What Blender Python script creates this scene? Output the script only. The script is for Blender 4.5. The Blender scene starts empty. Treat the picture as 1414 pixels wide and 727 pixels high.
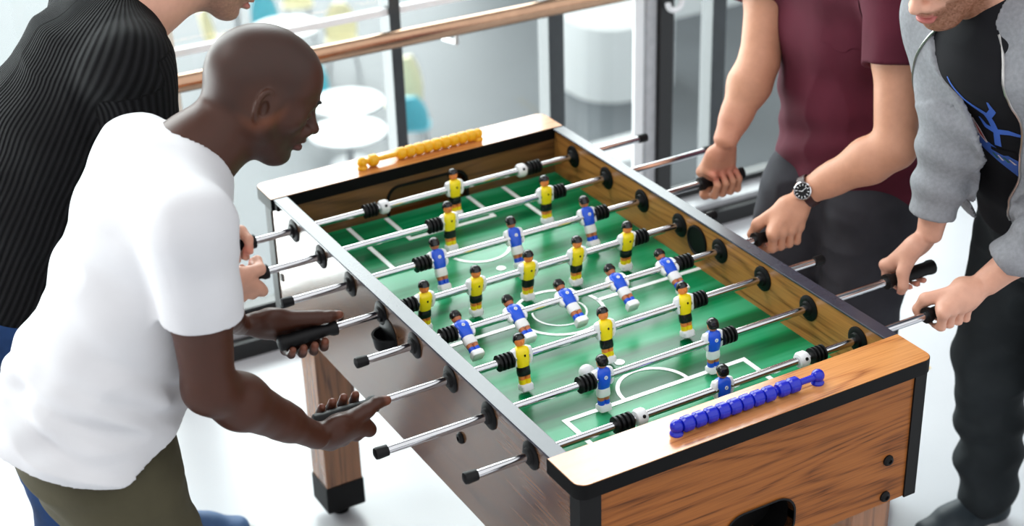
import bpy, bmesh, math, random
import numpy as np
from mathutils import Vector, Matrix
from mathutils.bvhtree import BVHTree
random.seed(7)
SC = bpy.context.scene
COL = SC.collection
PI = math.pi
ZR = 0.865            # height of the rods above the floor
V3 = lambda *a: Vector(a)

# ------------------------------------------------------------------ camera
P_ = (-1.5429, -2.0743, 1.6359 + ZR)
pit, yaw, rol = .48380, .50760, -.0320
fw = Vector((math.sin(yaw)*math.cos(pit), math.cos(yaw)*math.cos(pit), -math.sin(pit)))
rt0 = Vector((math.cos(yaw), -math.sin(yaw), 0)); up0 = rt0.cross(fw)
rt = math.cos(rol)*rt0 + math.sin(rol)*up0
up = -math.sin(rol)*rt0 + math.cos(rol)*up0
cam = bpy.data.cameras.new('camera'); cam_o = bpy.data.objects.new('camera', cam); COL.objects.link(cam_o)
M = Matrix((rt, up, -fw)).transposed().to_4x4(); M.translation = Vector(P_)
cam_o.matrix_world = M
cam.sensor_width = 36; cam.lens = 36*2262.8/1414; cam.clip_end = 200
cam.dof.use_dof = True; cam.dof.focus_distance = 3.05; cam.dof.aperture_fstop = 3.2
SC.camera = cam_o

# ------------------------------------------------------------------ materials
def srgb(r, g, b):
    f = lambda c: (c/255/12.92) if c/255 <= .04045 else ((c/255+.055)/1.055)**2.4
    return (f(r), f(g), f(b), 1)
MATS = {}
class NT:
    def __init__(s, name):
        s.m = bpy.data.materials.new(name); s.m.use_nodes = True
        s.t = s.m.node_tree; s.b = s.t.nodes['Principled BSDF']; s.o = s.t.nodes['Material Output']
    def n(s, typ, **kw):
        nd = s.t.nodes.new(typ)
        for k, v in kw.items():
            if k.startswith('i_'):
                key = k[2:]; key = int(key) if key.isdigit() else key.replace('_', ' ')
                if hasattr(v, 'links') or isinstance(v, bpy.types.NodeSocket): s.t.links.new(v, nd.inputs[key])
                else: nd.inputs[key].default_value = v
            else: setattr(nd, k, v)
        return nd
    def l(s, a, b): s.t.links.new(a, b)
    def math(s, op, a, b=None, clamp=False):
        nd = s.t.nodes.new('ShaderNodeMath'); nd.operation = op; nd.use_clamp = clamp
        for i, v in enumerate((a, b)):
            if v is None: continue
            if isinstance(v, bpy.types.NodeSocket): s.l(v, nd.inputs[i])
            else: nd.inputs[i].default_value = v
        return nd.outputs[0]
    def mix(s, f, a, b):
        nd = s.t.nodes.new('ShaderNodeMix'); nd.data_type = 'RGBA'
        for i, v in ((0, f), (6, a), (7, b)):
            if isinstance(v, bpy.types.NodeSocket): s.l(v, nd.inputs[i])
            else: nd.inputs[i].default_value = v
        return nd.outputs[2]
    def ramp(s, f, *stops):
        nd = s.t.nodes.new('ShaderNodeValToRGB'); s.l(f, nd.inputs[0])
        e = nd.color_ramp.elements
        while len(e) < len(stops): e.new(.5)
        for el, (p, c) in zip(e, stops):
            el.position = p; el.color = c if len(c) == 4 else (*c, 1)
        return nd.outputs[0]
    def bump(s, h, strength=.3, dist=.002):
        nd = s.n('ShaderNodeBump'); nd.inputs['Strength'].default_value = strength; nd.inputs['Distance'].default_value = dist
        s.l(h, nd.inputs['Height']); s.l(nd.outputs[0], s.b.inputs['Normal']); return nd
    def set(s, **kw):
        for k, v in kw.items():
            k = k.replace('_', ' ')
            if isinstance(v, bpy.types.NodeSocket): s.l(v, s.b.inputs[k])
            else: s.b.inputs[k].default_value = v
def coords(t, scale=(1, 1, 1), rot=(0, 0, 0), loc=(0, 0, 0)):
    tc = t.n('ShaderNodeTexCoord'); mp = t.n('ShaderNodeMapping')
    t.l(tc.outputs['Object'], mp.inputs[0]); mp.inputs['Scale'].default_value = scale; mp.inputs['Rotation'].default_value = rot; mp.inputs['Location'].default_value = loc
    return mp.outputs[0]
def noise(t, vec, scale, detail=4, rough=.55, dist=0):
    nd = t.n('ShaderNodeTexNoise'); t.l(vec, nd.inputs['Vector'])
    nd.inputs['Scale'].default_value = scale; nd.inputs['Detail'].default_value = detail; nd.inputs['Roughness'].default_value = rough; nd.inputs['Distortion'].default_value = dist
    return nd.outputs[0]
def plain(name, col, rough=.5, metal=0, spec=.5, vary=.06, vscale=30, bump=0, bscale=300):
    t = NT(name); c = coords(t)
    nz = noise(t, c, vscale, 3)
    dk = tuple(x*(1-vary*2) for x in col[:3])+(1,); lt = tuple(min(1, x*(1+vary)) for x in col[:3])+(1,)
    t.set(Base_Color=t.ramp(nz, (.3, dk), (.7, lt)), Roughness=rough, Metallic=metal)
    t.b.inputs['Specular IOR Level'].default_value = spec
    if bump: t.bump(noise(t, c, bscale, 2), bump, .001)
    MATS[name] = t.m; return t.m
def wood(name, light, mid, dark, axis, rough=.28, spec=.55, seed=0, scale=1.0):
    """laminate with oak grain; axis = the direction the grain runs in"""
    t = NT(name)
    st = [9.0*scale]*3; st[axis] = 1.1*scale
    c = coords(t, tuple(st), loc=(seed*3.1, seed*1.7, seed*2.3))
    w1 = noise(t, c, .9, 2, .45)
    rings = t.math('FRACT', t.math('MULTIPLY', w1, 13))
    tri = t.math('ABSOLUTE', t.math('SUBTRACT', t.math('MULTIPLY', rings, 2), 1))
    band = t.math('POWER', tri, 2.6)
    sp = [260.0*scale]*3; sp[axis] = 9.0*scale
    pores = noise(t, coords(t, tuple(sp)), 1, 2, .6)
    pr = t.ramp(pores, (.36, (0, 0, 0)), (.60, (1, 1, 1)))
    big = noise(t, c, .35, 2)
    col = t.mix(t.math('MULTIPLY', band, .85), light, mid)
    col = t.mix(t.math('MULTIPLY', t.math('SUBTRACT', 1, pr), t.math('ADD', t.math('MULTIPLY', band, .70), .20)), col, dark)
    col = t.mix(t.math('MULTIPLY', big, .30), col, mid)
    t.set(Base_Color=col, Roughness=rough); t.b.inputs['Specular IOR Level'].default_value = spec
    MATS[name] = t.m; return t.m
OAK = (srgb(206, 140, 78), srgb(172, 104, 52), srgb(96, 52, 24))
wood_x = wood('oak_along_x', srgb(158, 96, 46), srgb(128, 72, 30), srgb(48, 24, 9), 0, seed=1, spec=.2, rough=.4)
wood_cap = wood('oak_cap', srgb(212, 146, 84), srgb(188, 116, 58), srgb(116, 64, 30), 0, rough=.2, spec=.9, seed=2)
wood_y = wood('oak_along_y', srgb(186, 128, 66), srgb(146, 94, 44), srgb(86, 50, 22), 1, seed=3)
wood_yl = wood('dark_oak_along_y', srgb(116, 80, 54), srgb(92, 60, 38), srgb(52, 32, 20), 1, seed=5, rough=.22, spec=.9)  # darker brown oak for the left outer side
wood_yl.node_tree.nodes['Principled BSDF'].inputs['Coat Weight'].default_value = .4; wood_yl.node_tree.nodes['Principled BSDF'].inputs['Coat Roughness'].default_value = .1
wood_d = wood('shaded_oak_along_x', srgb(120, 82, 46), srgb(94, 62, 34), srgb(58, 36, 20), 0, seed=4)  # oak of the inner end walls, with their shade put into the colour
wood_z = wood('oak_along_z', srgb(150, 98, 58), srgb(112, 70, 40), srgb(60, 34, 18), 2, seed=6, rough=.2, spec=.9)
black_pl = plain('black_plastic', srgb(10, 10, 11), .5, spec=.2)
black_edge = plain('black_edge_banding', srgb(8, 8, 9), .55, spec=.12)
black_rub = plain('black_rubber', srgb(11, 11, 13), .5, spec=.25)
rail_m = plain('charcoal_rail_laminate', srgb(50, 50, 62), .27, spec=.5)
chrome = plain('polished_steel', srgb(205, 205, 208), .13, 1, vary=.02)
steel_w = plain('brushed_steel', srgb(190, 188, 186), .28, 1, vary=.03)
white_pl = plain('white_plastic', srgb(235, 236, 238), .3, vary=.01)
yel = plain('yellow_paint', srgb(250, 224, 16), .3, vary=.02, vscale=200)
blu = plain('blue_paint', srgb(24, 84, 214), .3, vary=.03, vscale=200)
blk_paint = plain('black_paint', srgb(18, 18, 20), .22)
fleshp = plain('flesh_paint', srgb(236, 138, 66), .35, vary=.03)
flesh2 = plain('brown_flesh_paint', srgb(186, 112, 72), .35, vary=.03)
bead_y = plain('yellow_bead', srgb(240, 176, 16), .3, vary=.02)
bead_b = plain('blue_bead', srgb(14, 30, 176), .2, vary=.02)
# green pitch: mown bands across the table and blotchy brush strokes
t = NT('green_pitch')
c = coords(t, (1.2, 14, 1)); n1 = noise(t, c, 1.0, 3, .5)
sx = t.n('ShaderNodeSeparateXYZ'); t.l(coords(t), sx.inputs[0])
bands = t.math('SINE', t.math('MULTIPLY', sx.outputs[1], 62.0))
f = t.math('ADD', n1, t.math('MULTIPLY', bands, .055))
t.set(Base_Color=t.ramp(f, (.36, srgb(0, 84, 46)), (.50, srgb(6, 124, 72)), (.66, srgb(58, 164, 116))), Roughness=.25)
t.b.inputs['Specular IOR Level'].default_value = .20
pitch = t.m
line_m = plain('white_line_print', srgb(246, 250, 248), .3, vary=.02)
floor_m = plain('pale_grey_floor', srgb(196, 198, 203), .30, spec=.5, vary=.02, vscale=2)
low_m = plain('grey_vinyl_floor', srgb(92, 97, 102), .5, vary=.05, vscale=.6)
grey_paint = plain('dark_grey_frame', srgb(50, 56, 60), .4)
black_frame = plain('black_frame', srgb(14, 15, 17), .4)
lt_paint = plain('light_grey_paint', srgb(176, 178, 182), .4)
white_paint = plain('white_paint', srgb(236, 238, 240), .35, vary=.01)
cream = plain('cream_paint', srgb(236, 232, 218), .5, vary=.02)
beige = plain('beige_panel', srgb(190, 180, 158), .6, vary=.04, vscale=1)
teal_m = plain('turquoise_shell', srgb(96, 200, 220), .4)
yell_m = plain('pale_yellow_shell', srgb(255, 242, 200), .45)
# copper-brown metal handrail
handrail_m = plain('brushed_handrail_steel', srgb(186, 150, 124), .2, 1, vary=.04)
# glass
t = NT('window_glass'); t.t.nodes.remove(t.b)
tr = t.n('ShaderNodeBsdfTransparent'); tr.inputs[0].default_value = (.93, .97, .96, 1)
gl = t.n('ShaderNodeBsdfGlossy'); gl.inputs['Roughness'].default_value = .02
fr = t.n('ShaderNodeFresnel'); fr.inputs[0].default_value = 1.45
mx = t.n('ShaderNodeMixShader'); gm = t.n('ShaderNodeNewGeometry'); t.l(t.math('MULTIPLY', fr.outputs[0], t.math('SUBTRACT', 1, gm.outputs['Backfacing'])), mx.inputs[0]); t.l(tr.outputs[0], mx.inputs[1]); t.l(gl.outputs[0], mx.inputs[2])
t.l(mx.outputs[0], t.o.inputs[0]); glass = t.m

# ------------------------------------------------------------------ objects
def setp(o, label=None, cat=None, group=None, kind=None):
    if label: o['label'] = label
    if cat: o['category'] = cat
    if group: o['group'] = group
    if kind: o['kind'] = kind
    return o
def empty(name, loc, label, cat, group=None):
    o = bpy.data.objects.new(name, None); COL.objects.link(o); o.location = loc; o.empty_display_size = .05
    return setp(o, label, cat, group)
class MB:
    """collects shapes into one mesh"""
    def __init__(s): s.bm = bmesh.new()
    def box(s, lo, hi, bev=0, seg=1, rot=None, org=None):
        lo = Vector(lo); hi = Vector(hi); c = (lo+hi)/2; d = hi-lo
        r = bmesh.ops.create_cube(s.bm, size=1); vs = r['verts']
        for v in vs: v.co = Vector((v.co.x*d.x, v.co.y*d.y, v.co.z*d.z))+c
        if bev:
            es = list({e for v in vs for e in v.link_edges})
            g = bmesh.ops.bevel(s.bm, geom=es, offset=bev, segments=seg, affect='EDGES', profile=.5); vs = list({v for f in g['faces'] for v in f.verts}|{v for v in vs if v.is_valid})
        if rot is not None:
            o = Vector(org) if org else c
            for v in vs: v.co = rot @ (v.co-o)+o
        return vs
    def loft(s, rings, cap=True, closed=True):
        """rings: lists of points, same length"""
        R = [[s.bm.verts.new(p) for p in r] for r in rings]; n = len(R[0])
        for a, b in zip(R[:-1], R[1:]):
            for i in range(n if closed else n-1):
                j = (i+1) % n
                try: s.bm.faces.new((a[i], a[j], b[j], b[i]))
                except ValueError: pass
        if cap:
            for r in (R[0][::-1], R[-1]):
                try: s.bm.faces.new(r)
                except ValueError: pass
    def lathe(s, prof, org, axis, n=20, cap=True):
        """prof: (distance along axis, radius)"""
        ax = Vector(axis).normalized(); u = ax.orthogonal().normalized(); v = ax.cross(u); o = Vector(org)
        s.loft([[o+ax*a+(u*math.cos(2*PI*i/n)+v*math.sin(2*PI*i/n))*max(r, 1e-4) for i in range(n)] for a, r in prof], cap)
    def cyl(s, a, b, r, n=16, bev=0):
        a = Vector(a); b = Vector(b); L = (b-a).length
        pr = [(0, r), (L, r)] if not bev else [(0, r-bev), (bev, r), (L-bev, r), (L, r-bev)]
        s.lathe(pr, a, b-a, n)
    def tube(s, pts, r, n=10, cap=True):
        pts = [Vector(p) for p in pts]; rings = []; u = None
        for i, p in enumerate(pts):
            d = (pts[min(i+1, len(pts)-1)]-pts[max(i-1, 0)]).normalized()
            u = d.orthogonal().normalized() if u is None else (u-d*u.dot(d)).normalized()
            v = d.cross(u); rr = r[i] if isinstance(r, (list, tuple)) else r
            rings.append([p+(u*math.cos(2*PI*k/n)+v*math.sin(2*PI*k/n))*rr for k in range(n)])
        s.loft(rings, cap)
    def sloft(s, st, n=20, axis=2):
        """stations (z, cx, cy, rx, ry, power): super-ellipse sections"""
        rings = []
        for z, cx, cy, rx, ry, pw in st:
            r = []
            for i in range(n):
                a = 2*PI*i/n; ca, sa = math.cos(a), math.sin(a)
                r.append(Vector((cx+rx*math.copysign(abs(ca)**(2/pw), ca), cy+ry*math.copysign(abs(sa)**(2/pw), sa), z)))
            rings.append(r)
        s.loft(rings)
    def ball(s, c, r, n=16, sc=(1, 1, 1)):
        g = bmesh.ops.create_uvsphere(s.bm, u_segments=n, v_segments=max(6, n//2+2), radius=1)
        for v in g['verts']: v.co = Vector((v.co.x*r*sc[0], v.co.y*r*sc[1], v.co.z*r*sc[2]))+Vector(c)
    def poly_prism(s, pts2, z0, z1, f):
        """2-D outline pts2 extruded between z0 and z1; f maps (a,b,z) to a point"""
        s.loft([[Vector(f(a, b, z)) for a, b in pts2] for z in (z0, z1)])
    def bm_done(s): return s.bm
    def build(s, name, mat, parent=None, smooth=35, xf=None):
        if xf is not None: bmesh.ops.transform(s.bm, matrix=xf, verts=s.bm.verts)
        bmesh.ops.recalc_face_normals(s.bm, faces=s.bm.faces)
        me = bpy.data.meshes.new(name); s.bm.to_mesh(me); s.bm.free()
        return link_mesh(name, me, mat, parent, smooth)
def link_mesh(name, me, mat, parent=None, smooth=35):
    if mat: me.materials.append(mat)
    if smooth:
        me.shade_smooth()
        if smooth < 179: me.set_sharp_from_angle(angle=math.radians(smooth))
    o = bpy.data.objects.new(name, me); COL.objects.link(o)
    if parent:
        o.parent = parent
        q = parent; off = Vector((0, 0, 0))
        # meshes are made in world coordinates; keep them there under their (unrotated) thing
        while q: off += q.location; q = q.parent
        o.location = -off
    return o
def part(mb, name, mat, parent, **k):
    return mb.build(name, mat, parent, **k)
def rrect(x0, y0, x1, y1, r, n=5, corners=(1, 1, 1, 1)):
    P = []
    for (cx, cy, a0, on) in ((x1-r, y1-r, 0, corners[0]), (x0+r, y1-r, 90, corners[1]), (x0+r, y0+r, 180, corners[2]), (x1-r, y0+r, 270, corners[3])):
        if not on: P.append((cx+r*(1 if a0 in (0, 270) else -1), cy+r*(1 if a0 in (0, 90) else -1))); continue
        for i in range(n+1):
            a = math.radians(a0+90*i/n); P.append((cx+r*math.cos(a), cy+r*math.sin(a)))
    return P
# ================================================================== SETTING
def rz(z): return z+ZR
fl = MB(); fl.box((-6, -5, -.25), (7, 2.02, 0)); fl = setp(fl.build('floor', floor_m), kind='structure')
low = MB(); low.box((-2.5, 2.3, -5.0), (40, 45, -4.83)); low = setp(low.build('floor_lower_level', low_m), kind='structure')
# glazed balustrade at the floor edge: sill, mullions and panes
RAILDIR = Vector((1, -.028, 0)); RY = lambda x, y0=1.98: y0-.028*(x+.22)
XL, XR = -3.5, 5.0
def along(y0, z0, y1, z1, x0=XL, x1=XR, bev=0):
    m = MB(); pts = [(y0, z0), (y1, z0), (y1, z1), (y0, z1)]
    m.loft([[Vector((x, y-.028*(x+.22), z)) for y, z in pts] for x in (x0, x1)]); return m
setp(along(1.985, 0, 2.02, .055).build('trim_1', black_frame, smooth=0), kind='structure')
setp(along(2.02, -.1, 2.16, .075).build('trim_2', lt_paint, smooth=0), kind='structure')
setp(along(2.10, .075, 2.15, .10).build('trim_3', black_frame, smooth=0), kind='structure')
setp(along(2.02, -.6, 2.16, -.1).build('floor_edge', white_paint, smooth=0), kind='structure')
for i, mxp in enumerate((-2.5, -1.9, -1.3, -.8,   .405, .945, 1.56, 2.14, 2.72, 3.4)):
    m = MB(); y = RY(mxp, 2.12); w = .018 if mxp < .6 else .028
    m.box((mxp-w, y-.02, .1), (mxp+w, y+.05, 3.2), .003)
    setp(m.build('window_mullion', grey_paint if mxp < 2 else black_frame), 'slim dark grey window post running up the glazing', 'window post', 'dark window posts of the glazing', 'structure')
g = along(2.135, .1, 2.141, 3.2); setp(g.build('window_1', glass, smooth=0), kind='structure')
setp(along(2.11, .925, 2.135, .945).build('trim_4', white_paint, smooth=0), kind='structure')
m = MB(); m.box((-.40, 2.06, 0), (-.27, 2.30, 3.2), .004); setp(m.build('column_cream', cream), kind='structure')
# handrail with its end post
hr = empty('handrail', (-3.2, 2.0, 0), 'long round metal handrail in front of the tall glazing', 'handrail')
m = MB(); p0 = Vector((-3.3, RY(-3.3, 2.0), .895)); p1 = Vector((1.16, RY(1.16, 1.96), .905)); m.cyl(p0, p1, .026, 24); part(m, 'rail', handrail_m, hr)
ox = 1.235
m = MB(); m.box((ox-.024, 1.89, 0.0), (ox+.03, 1.94, 1.35), .003); part(m, 'post', black_frame, hr)['label'] = 'black flat post at the rail end'
m = MB(); m.box((ox-.062, 1.905, 0.0), (ox-.024, 1.945, 1.35), .003); part(m, 'post_face', lt_paint, hr)
m = MB(); m.box((ox-.10, 1.915, 0.0), (ox-.065, 1.93, 1.35), .002); part(m, 'white_strip', white_paint, hr)  # plain white upright strip beside the post
m = MB(); pts = [(ox+.035, 1.86, 1.2), (ox+.035, 1.86, .870)]
for i in range(9):
    a = PI*i/8; pts.append((ox+.009+.026*math.cos(a), 1.86, .865-.026*math.sin(a)))
m.tube(pts, .009, 12); part(m, 'hook', white_pl, hr)['label'] = 'white curved hook end'
for k, bx in enumerate((-2.6, -1.2, .55)):
    m = MB(); m.tube([(bx, RY(bx, 2.0), .875), (bx, RY(bx, 2.0), .84), (bx, RY(bx, 2.08), .83), (bx, RY(bx, 2.12), .83)], .007, 8); part(m, 'bracket', steel_w, hr)
# ------------------------------------------------ lower level: cafe floor far below
def wd(x, y, z): return Vector((x, y, z))
FL = -4.83
def cafe_table(x, y, r, label, group='round white cafe tables on the lower level'):
    o = empty('round_table', (x, y, FL), label, 'table', group)
    m = MB(); m.lathe([(0, r-.012), (.012, r), (.028, r), (.035, r-.006)], (x, y, FL+.70), (0, 0, 1), 40); part(m, 'table_top', white_paint, o)
    m = MB(); m.cyl((x, y, FL+.02), (x, y, FL+.71), .035, 12); part(m, 'pedestal', lt_paint, o)
    m = MB(); m.lathe([(0, .22), (.012, .22), (.02, .04)], (x, y, FL), (0, 0, 1), 24); part(m, 'base', lt_paint, o)
def cafe_chair(x, y, a, mat, colname, label, tall=.40):
    o = empty(colname+'_chair', (x, y, FL), label, 'chair', colname+' shell chairs on the lower level')
    R = Matrix.Rotation(a, 4, 'Z'); T = Matrix.Translation((x, y, FL)) @ R
    m = MB(); m.sloft([(.43, 0, 0, .17, .17, 3), (.45, 0, 0, .21, .21, 3), (.465, 0, 0, .20, .20, 3)], 24); part(m, 'seat', mat, o, xf=T)
    m = MB()
    rings = []
    for k in range(9):
        z = .46+tall*k/8; w = .20*math.sin(PI*(.32+.60*k/8))**.6; yb = .17+.07*k/8
        rings.append([Vector((w*math.cos(b), yb+.035*math.sin(b)-.05*math.cos(b)**2, z)) for b in [2*PI*i/16 for i in range(16)]])
    m.loft(rings); part(m, 'backrest', mat, o, xf=T)
    for sx, sy in ((1, 1), (1, -1), (-1, 1), (-1, -1)):
        m = MB(); m.cyl((sx*.19, sy*.19, 0), (sx*.12, sy*.12, .44), .011, 8); part(m, 'leg', lt_paint, o, xf=T)
cafe_table(4.93, 13.1, .40, 'round white cafe table on lower floor, upper of the pair left of the window post')
cafe_table(4.60, 12.35, .40, 'round white cafe table on lower floor, nearest the yellow counter')
cafe_table(5.33, 15.7, .42, 'round white cafe table on lower floor, just above the bald head')
cafe_table(5.4, 17.6, .45, 'round white cafe table on lower floor, cut by the top edge', )
cafe_chair(5.52, 12.75, 2.6, teal_m, 'turquoise', 'turquoise shell chair beside the pair of white tables, right of them')
cafe_chair(5.02, 13.95, .3, teal_m, 'turquoise', 'turquoise shell chair just behind the bald head, under the handrail')
cafe_chair(5.45, 16.5, .2, teal_m, 'turquoise', 'turquoise shell chair behind the round table above the bald head')
cafe_chair(5.72, 13.35, 2.9, yell_m, 'yellow', 'pale yellow chair right of the window post with tall back', .62)
cafe_chair(6.0, 15.6, -.4, yell_m, 'yellow', 'pale yellow chair above the handrail near the white table')
cafe_chair(6.1, 17.2, -.4, yell_m, 'yellow', 'pale yellow chair at the top edge of the view')
cafe_chair(4.75, 16.4, 1.0, yell_m, 'yellow', 'pale yellow chair between the two men, beyond the glazing')
m = MB(); m.poly_prism(rrect(6.15, 10.6, 7.45, 11.15, .12), FL+.1, FL+.50, lambda a, b, z: (a, b, z)); bs = empty('bench', (6.8, 10.9, FL), 'white upholstered bench on lower floor behind the table corner', 'bench')
part(m, 'seat', white_paint, bs)
m = MB(); m.box((6.25, 10.65, FL), (7.35, 11.1, FL+.1)); part(m, 'plinth', lt_paint, bs)
# facade of the far side with upright panels
m = MB()
m.box((10.8, 21.0, FL), (30, 21.4, 6), 0); setp(m.build('wall_far', beige), kind='structure')
for i in range(14):
    m = MB(); x = 11.0+i*.95; m.box((x, 20.85, FL), (x+.34, 21.0, 6), .02); setp(m.build('wall_panel', cream if i % 3 else grey_paint), kind='structure')
m = MB(); m.poly_prism(rrect(8.0, 12.9, 9.3, 14.2, .5), FL, FL+.9, lambda a, b, z: (a, b, z)); setp(m.build('reception_desk', white_paint), 'white rounded counter on lower floor seen past the black post', 'desk')
m = MB(); m.poly_prism(rrect(9.6, 15.0, 12.2, 17.2, .7), FL, FL+.9, lambda a, b, z: (a, b, z)); setp(m.build('planter_wall', white_paint), 'broad white rounded block on lower floor beside the far wall', 'planter')
# floor tape on the right
m = MB(); m.box((1.42, .86, 0), (1.46, 1.16, .002)); setp(m.build('floor_tape', plain('yellow_tape', srgb(226, 190, 70), .5)), 'yellow tape strip on the pale floor behind the grey sleeve', 'tape')

# ================================================================== TABLE
TX0, TX1 = -.363, .401     # outer faces of the side walls
TY0, TY1 = -.163, 1.213    # outer faces of the end panels
IX0, IX1 = -.338, .376
IY0, IY1 = -.088, 1.138
BOT = rz(-.272); FZ = rz(-.075); CT = rz(.047); CB = rz(.017)
tb = empty('foosball_table', (.019, .525, 0), 'oak foosball table with green pitch in the middle of the room', 'foosball table')
m = MB(); m.box((IX0, IY0, FZ-.012), (IX1, IY1, FZ)); part(m, 'playfield', pitch, tb, smooth=0)['label'] = 'green printed playfield'
# pitch markings
m = MB(); LZ = FZ+.0012
def ln(x0, y0, x1, y1): m.box((x0, y0, FZ-.0005), (x1, y1, LZ))
CX, CY = .0125, .522
def mk(x0, y0, x1, y1):
    ln(x0, y0, x1, y1)
def arc(cx, cy, r0, r1, a0, a1, n=40):
    rings = []
    for i in range(n+1):
        a = a0+(a1-a0)*i/n; c, s = math.cos(a), math.sin(a)
        rings.append([Vector((cx+r0*c, cy+r0*s, FZ-.0005)), Vector((cx+r1*c, cy+r1*s, FZ-.0005)), Vector((cx+r1*c, cy+r1*s, LZ)), Vector((cx+r0*c, cy+r0*s, LZ))])
    m.loft(rings, cap=abs(a1-a0) < 6.2)
lw = .0108
def pl(): 
    global m
    part(m, 'pitch_line', line_m, tb, smooth=0); m = MB()
mk(IX0, CY-lw/2, CX-.0925, CY+lw/2); pl(); mk(CX+.0925, CY-lw/2, IX1, CY+lw/2); pl()
arc(CX, CY, .092, .100, 0, 2*PI); pl(); arc(CX, CY, .056, .060, 0, 2*PI); pl()
for s_ in (-1, 1):
    def Y(d): return CY+s_*d     # d measured from the centre
    def rect(x0, d0, x1, d1): mk(min(x0, x1), min(Y(d0), Y(d1)), max(x0, x1), max(Y(d0), Y(d1)))
    end = .612 if s_ > 0 else .606
    b = .215; d1 = .370
    rect(CX-b, d1-lw, CX+b, d1); rect(CX-b, d1-.0005, CX-b+lw, end-.002); rect(CX+b-lw, d1-.0005, CX+b, end-.002); pl()
    ga = .116; g1 = .487
    rect(CX-ga, g1-lw, CX+ga, g1); rect(CX-ga, g1-.0005, CX-ga+lw, end-.002); rect(CX+ga-lw, g1-.0005, CX+ga, end-.002); pl()
    if s_ > 0: arc(CX, Y(d1-lw), .070, .078, -PI, 0)
    else: arc(CX, Y(d1-lw), .070, .078, 0, PI)
    pl()
    m.lathe([(0, .011), (LZ-FZ+.0005, .011)], (CX-.006, Y(.240), FZ-.0005), (0, 0, 1), 20); pl()
# side walls (the right inner face is paler than the left outer face)
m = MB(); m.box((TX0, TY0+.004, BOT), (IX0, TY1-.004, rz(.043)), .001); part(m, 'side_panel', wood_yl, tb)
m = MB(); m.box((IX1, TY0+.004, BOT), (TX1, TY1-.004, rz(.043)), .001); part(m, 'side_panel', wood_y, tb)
for x0, x1 in ((-.374, -.339), (.368, .4005)):
    m = MB(); m.box((x0 if x0 < 0 else .3695, IY0+.005, rz(.040)), (x1, IY1-.003, rz(.0455)), .0012); part(m, 'top_rail', rail_m, tb)['label'] = 'charcoal strip along the side wall top'
# end boxes
def slab(y0, y1, hole=None, mat=wood_x, name='end_panel', z0=None, z1=None, x0=TX0+.002, x1=TX1-.002):
    z0 = BOT if z0 is None else z0; z1 = CB if z1 is None else z1
    m = MB()
    if not hole: m.box((x0, y0, z0), (x1, y1, z1))
    else:
        out = [(x0, z0), (x1, z0), (x1, z1), (x0, z1)]
        # outline with a rounded opening: resample the outer box by angle so both loops match
        hx0, hz0, hx1, hz1, r = hole; cx, cz = (hx0+hx1)/2, (hz0+hz1)/2
        inn = rrect(hx0, hz0, hx1, hz1, r, 8); O = []
        for a, b in inn:
            dx, dz = a-cx, b-cz; k = 1e9
            if dx > 1e-9: k = min(k, (x1-cx)/dx)
            if dx < -1e-9: k = min(k, (x0-cx)/dx)
            if dz > 1e-9: k = min(k, (z1-cz)/dz)
            if dz < -1e-9: k = min(k, (z0-cz)/dz)
            O.append((cx+dx*k, cz+dz*k))
        # make sure the box corners are kept
        for c_ in out:
            j = min(range(len(O)), key=lambda q: (O[q][0]-c_[0])**2+(O[q][1]-c_[1])**2); O[j] = c_
        rings = [[Vector((a, y0, b)) for a, b in O], [Vector((a, y0, b)) for a, b in inn], [Vector((a, y1, b)) for a, b in inn], [Vector((a, y1, b)) for a, b in O], [Vector((a, y0, b)) for a, b in O]]
        m.loft(rings, cap=False)
        bmesh.ops.remove_doubles(m.bm, verts=m.bm.verts, dist=1e-6)
    return part(m, name, mat, tb, smooth=0)
slot = (-.056, rz(-.262), .102, rz(-.163), .040)
slab(TY0+.002, TY0+.018, slot)
m = MB(); hx0, hz0, hx1, hz1, r_ = slot
inn = rrect(hx0, hz0, hx1, hz1, r_, 8); o2 = rrect(hx0-.004, hz0-.004, hx1+.004, hz1+.004, r_+.004, 8)
m.loft([[Vector((a, TY0-.001, b)) for a, b in o2], [Vector((a, TY0-.001, b)) for a, b in inn], [Vector((a, TY0+.07, b)) for a, b in inn]], cap=False)
m.loft([[Vector((a, TY0+.069, b)) for a, b in inn], [Vector((a, TY0+.07, b)) for a, b in inn]])
part(m, 'ball_return', black_pl, tb)['label'] = 'black ball return pocket'
slab(TY1-.018, TY1-.002)
gate = (-.085, rz(-.078), .123, rz(-.006), .030)
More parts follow.
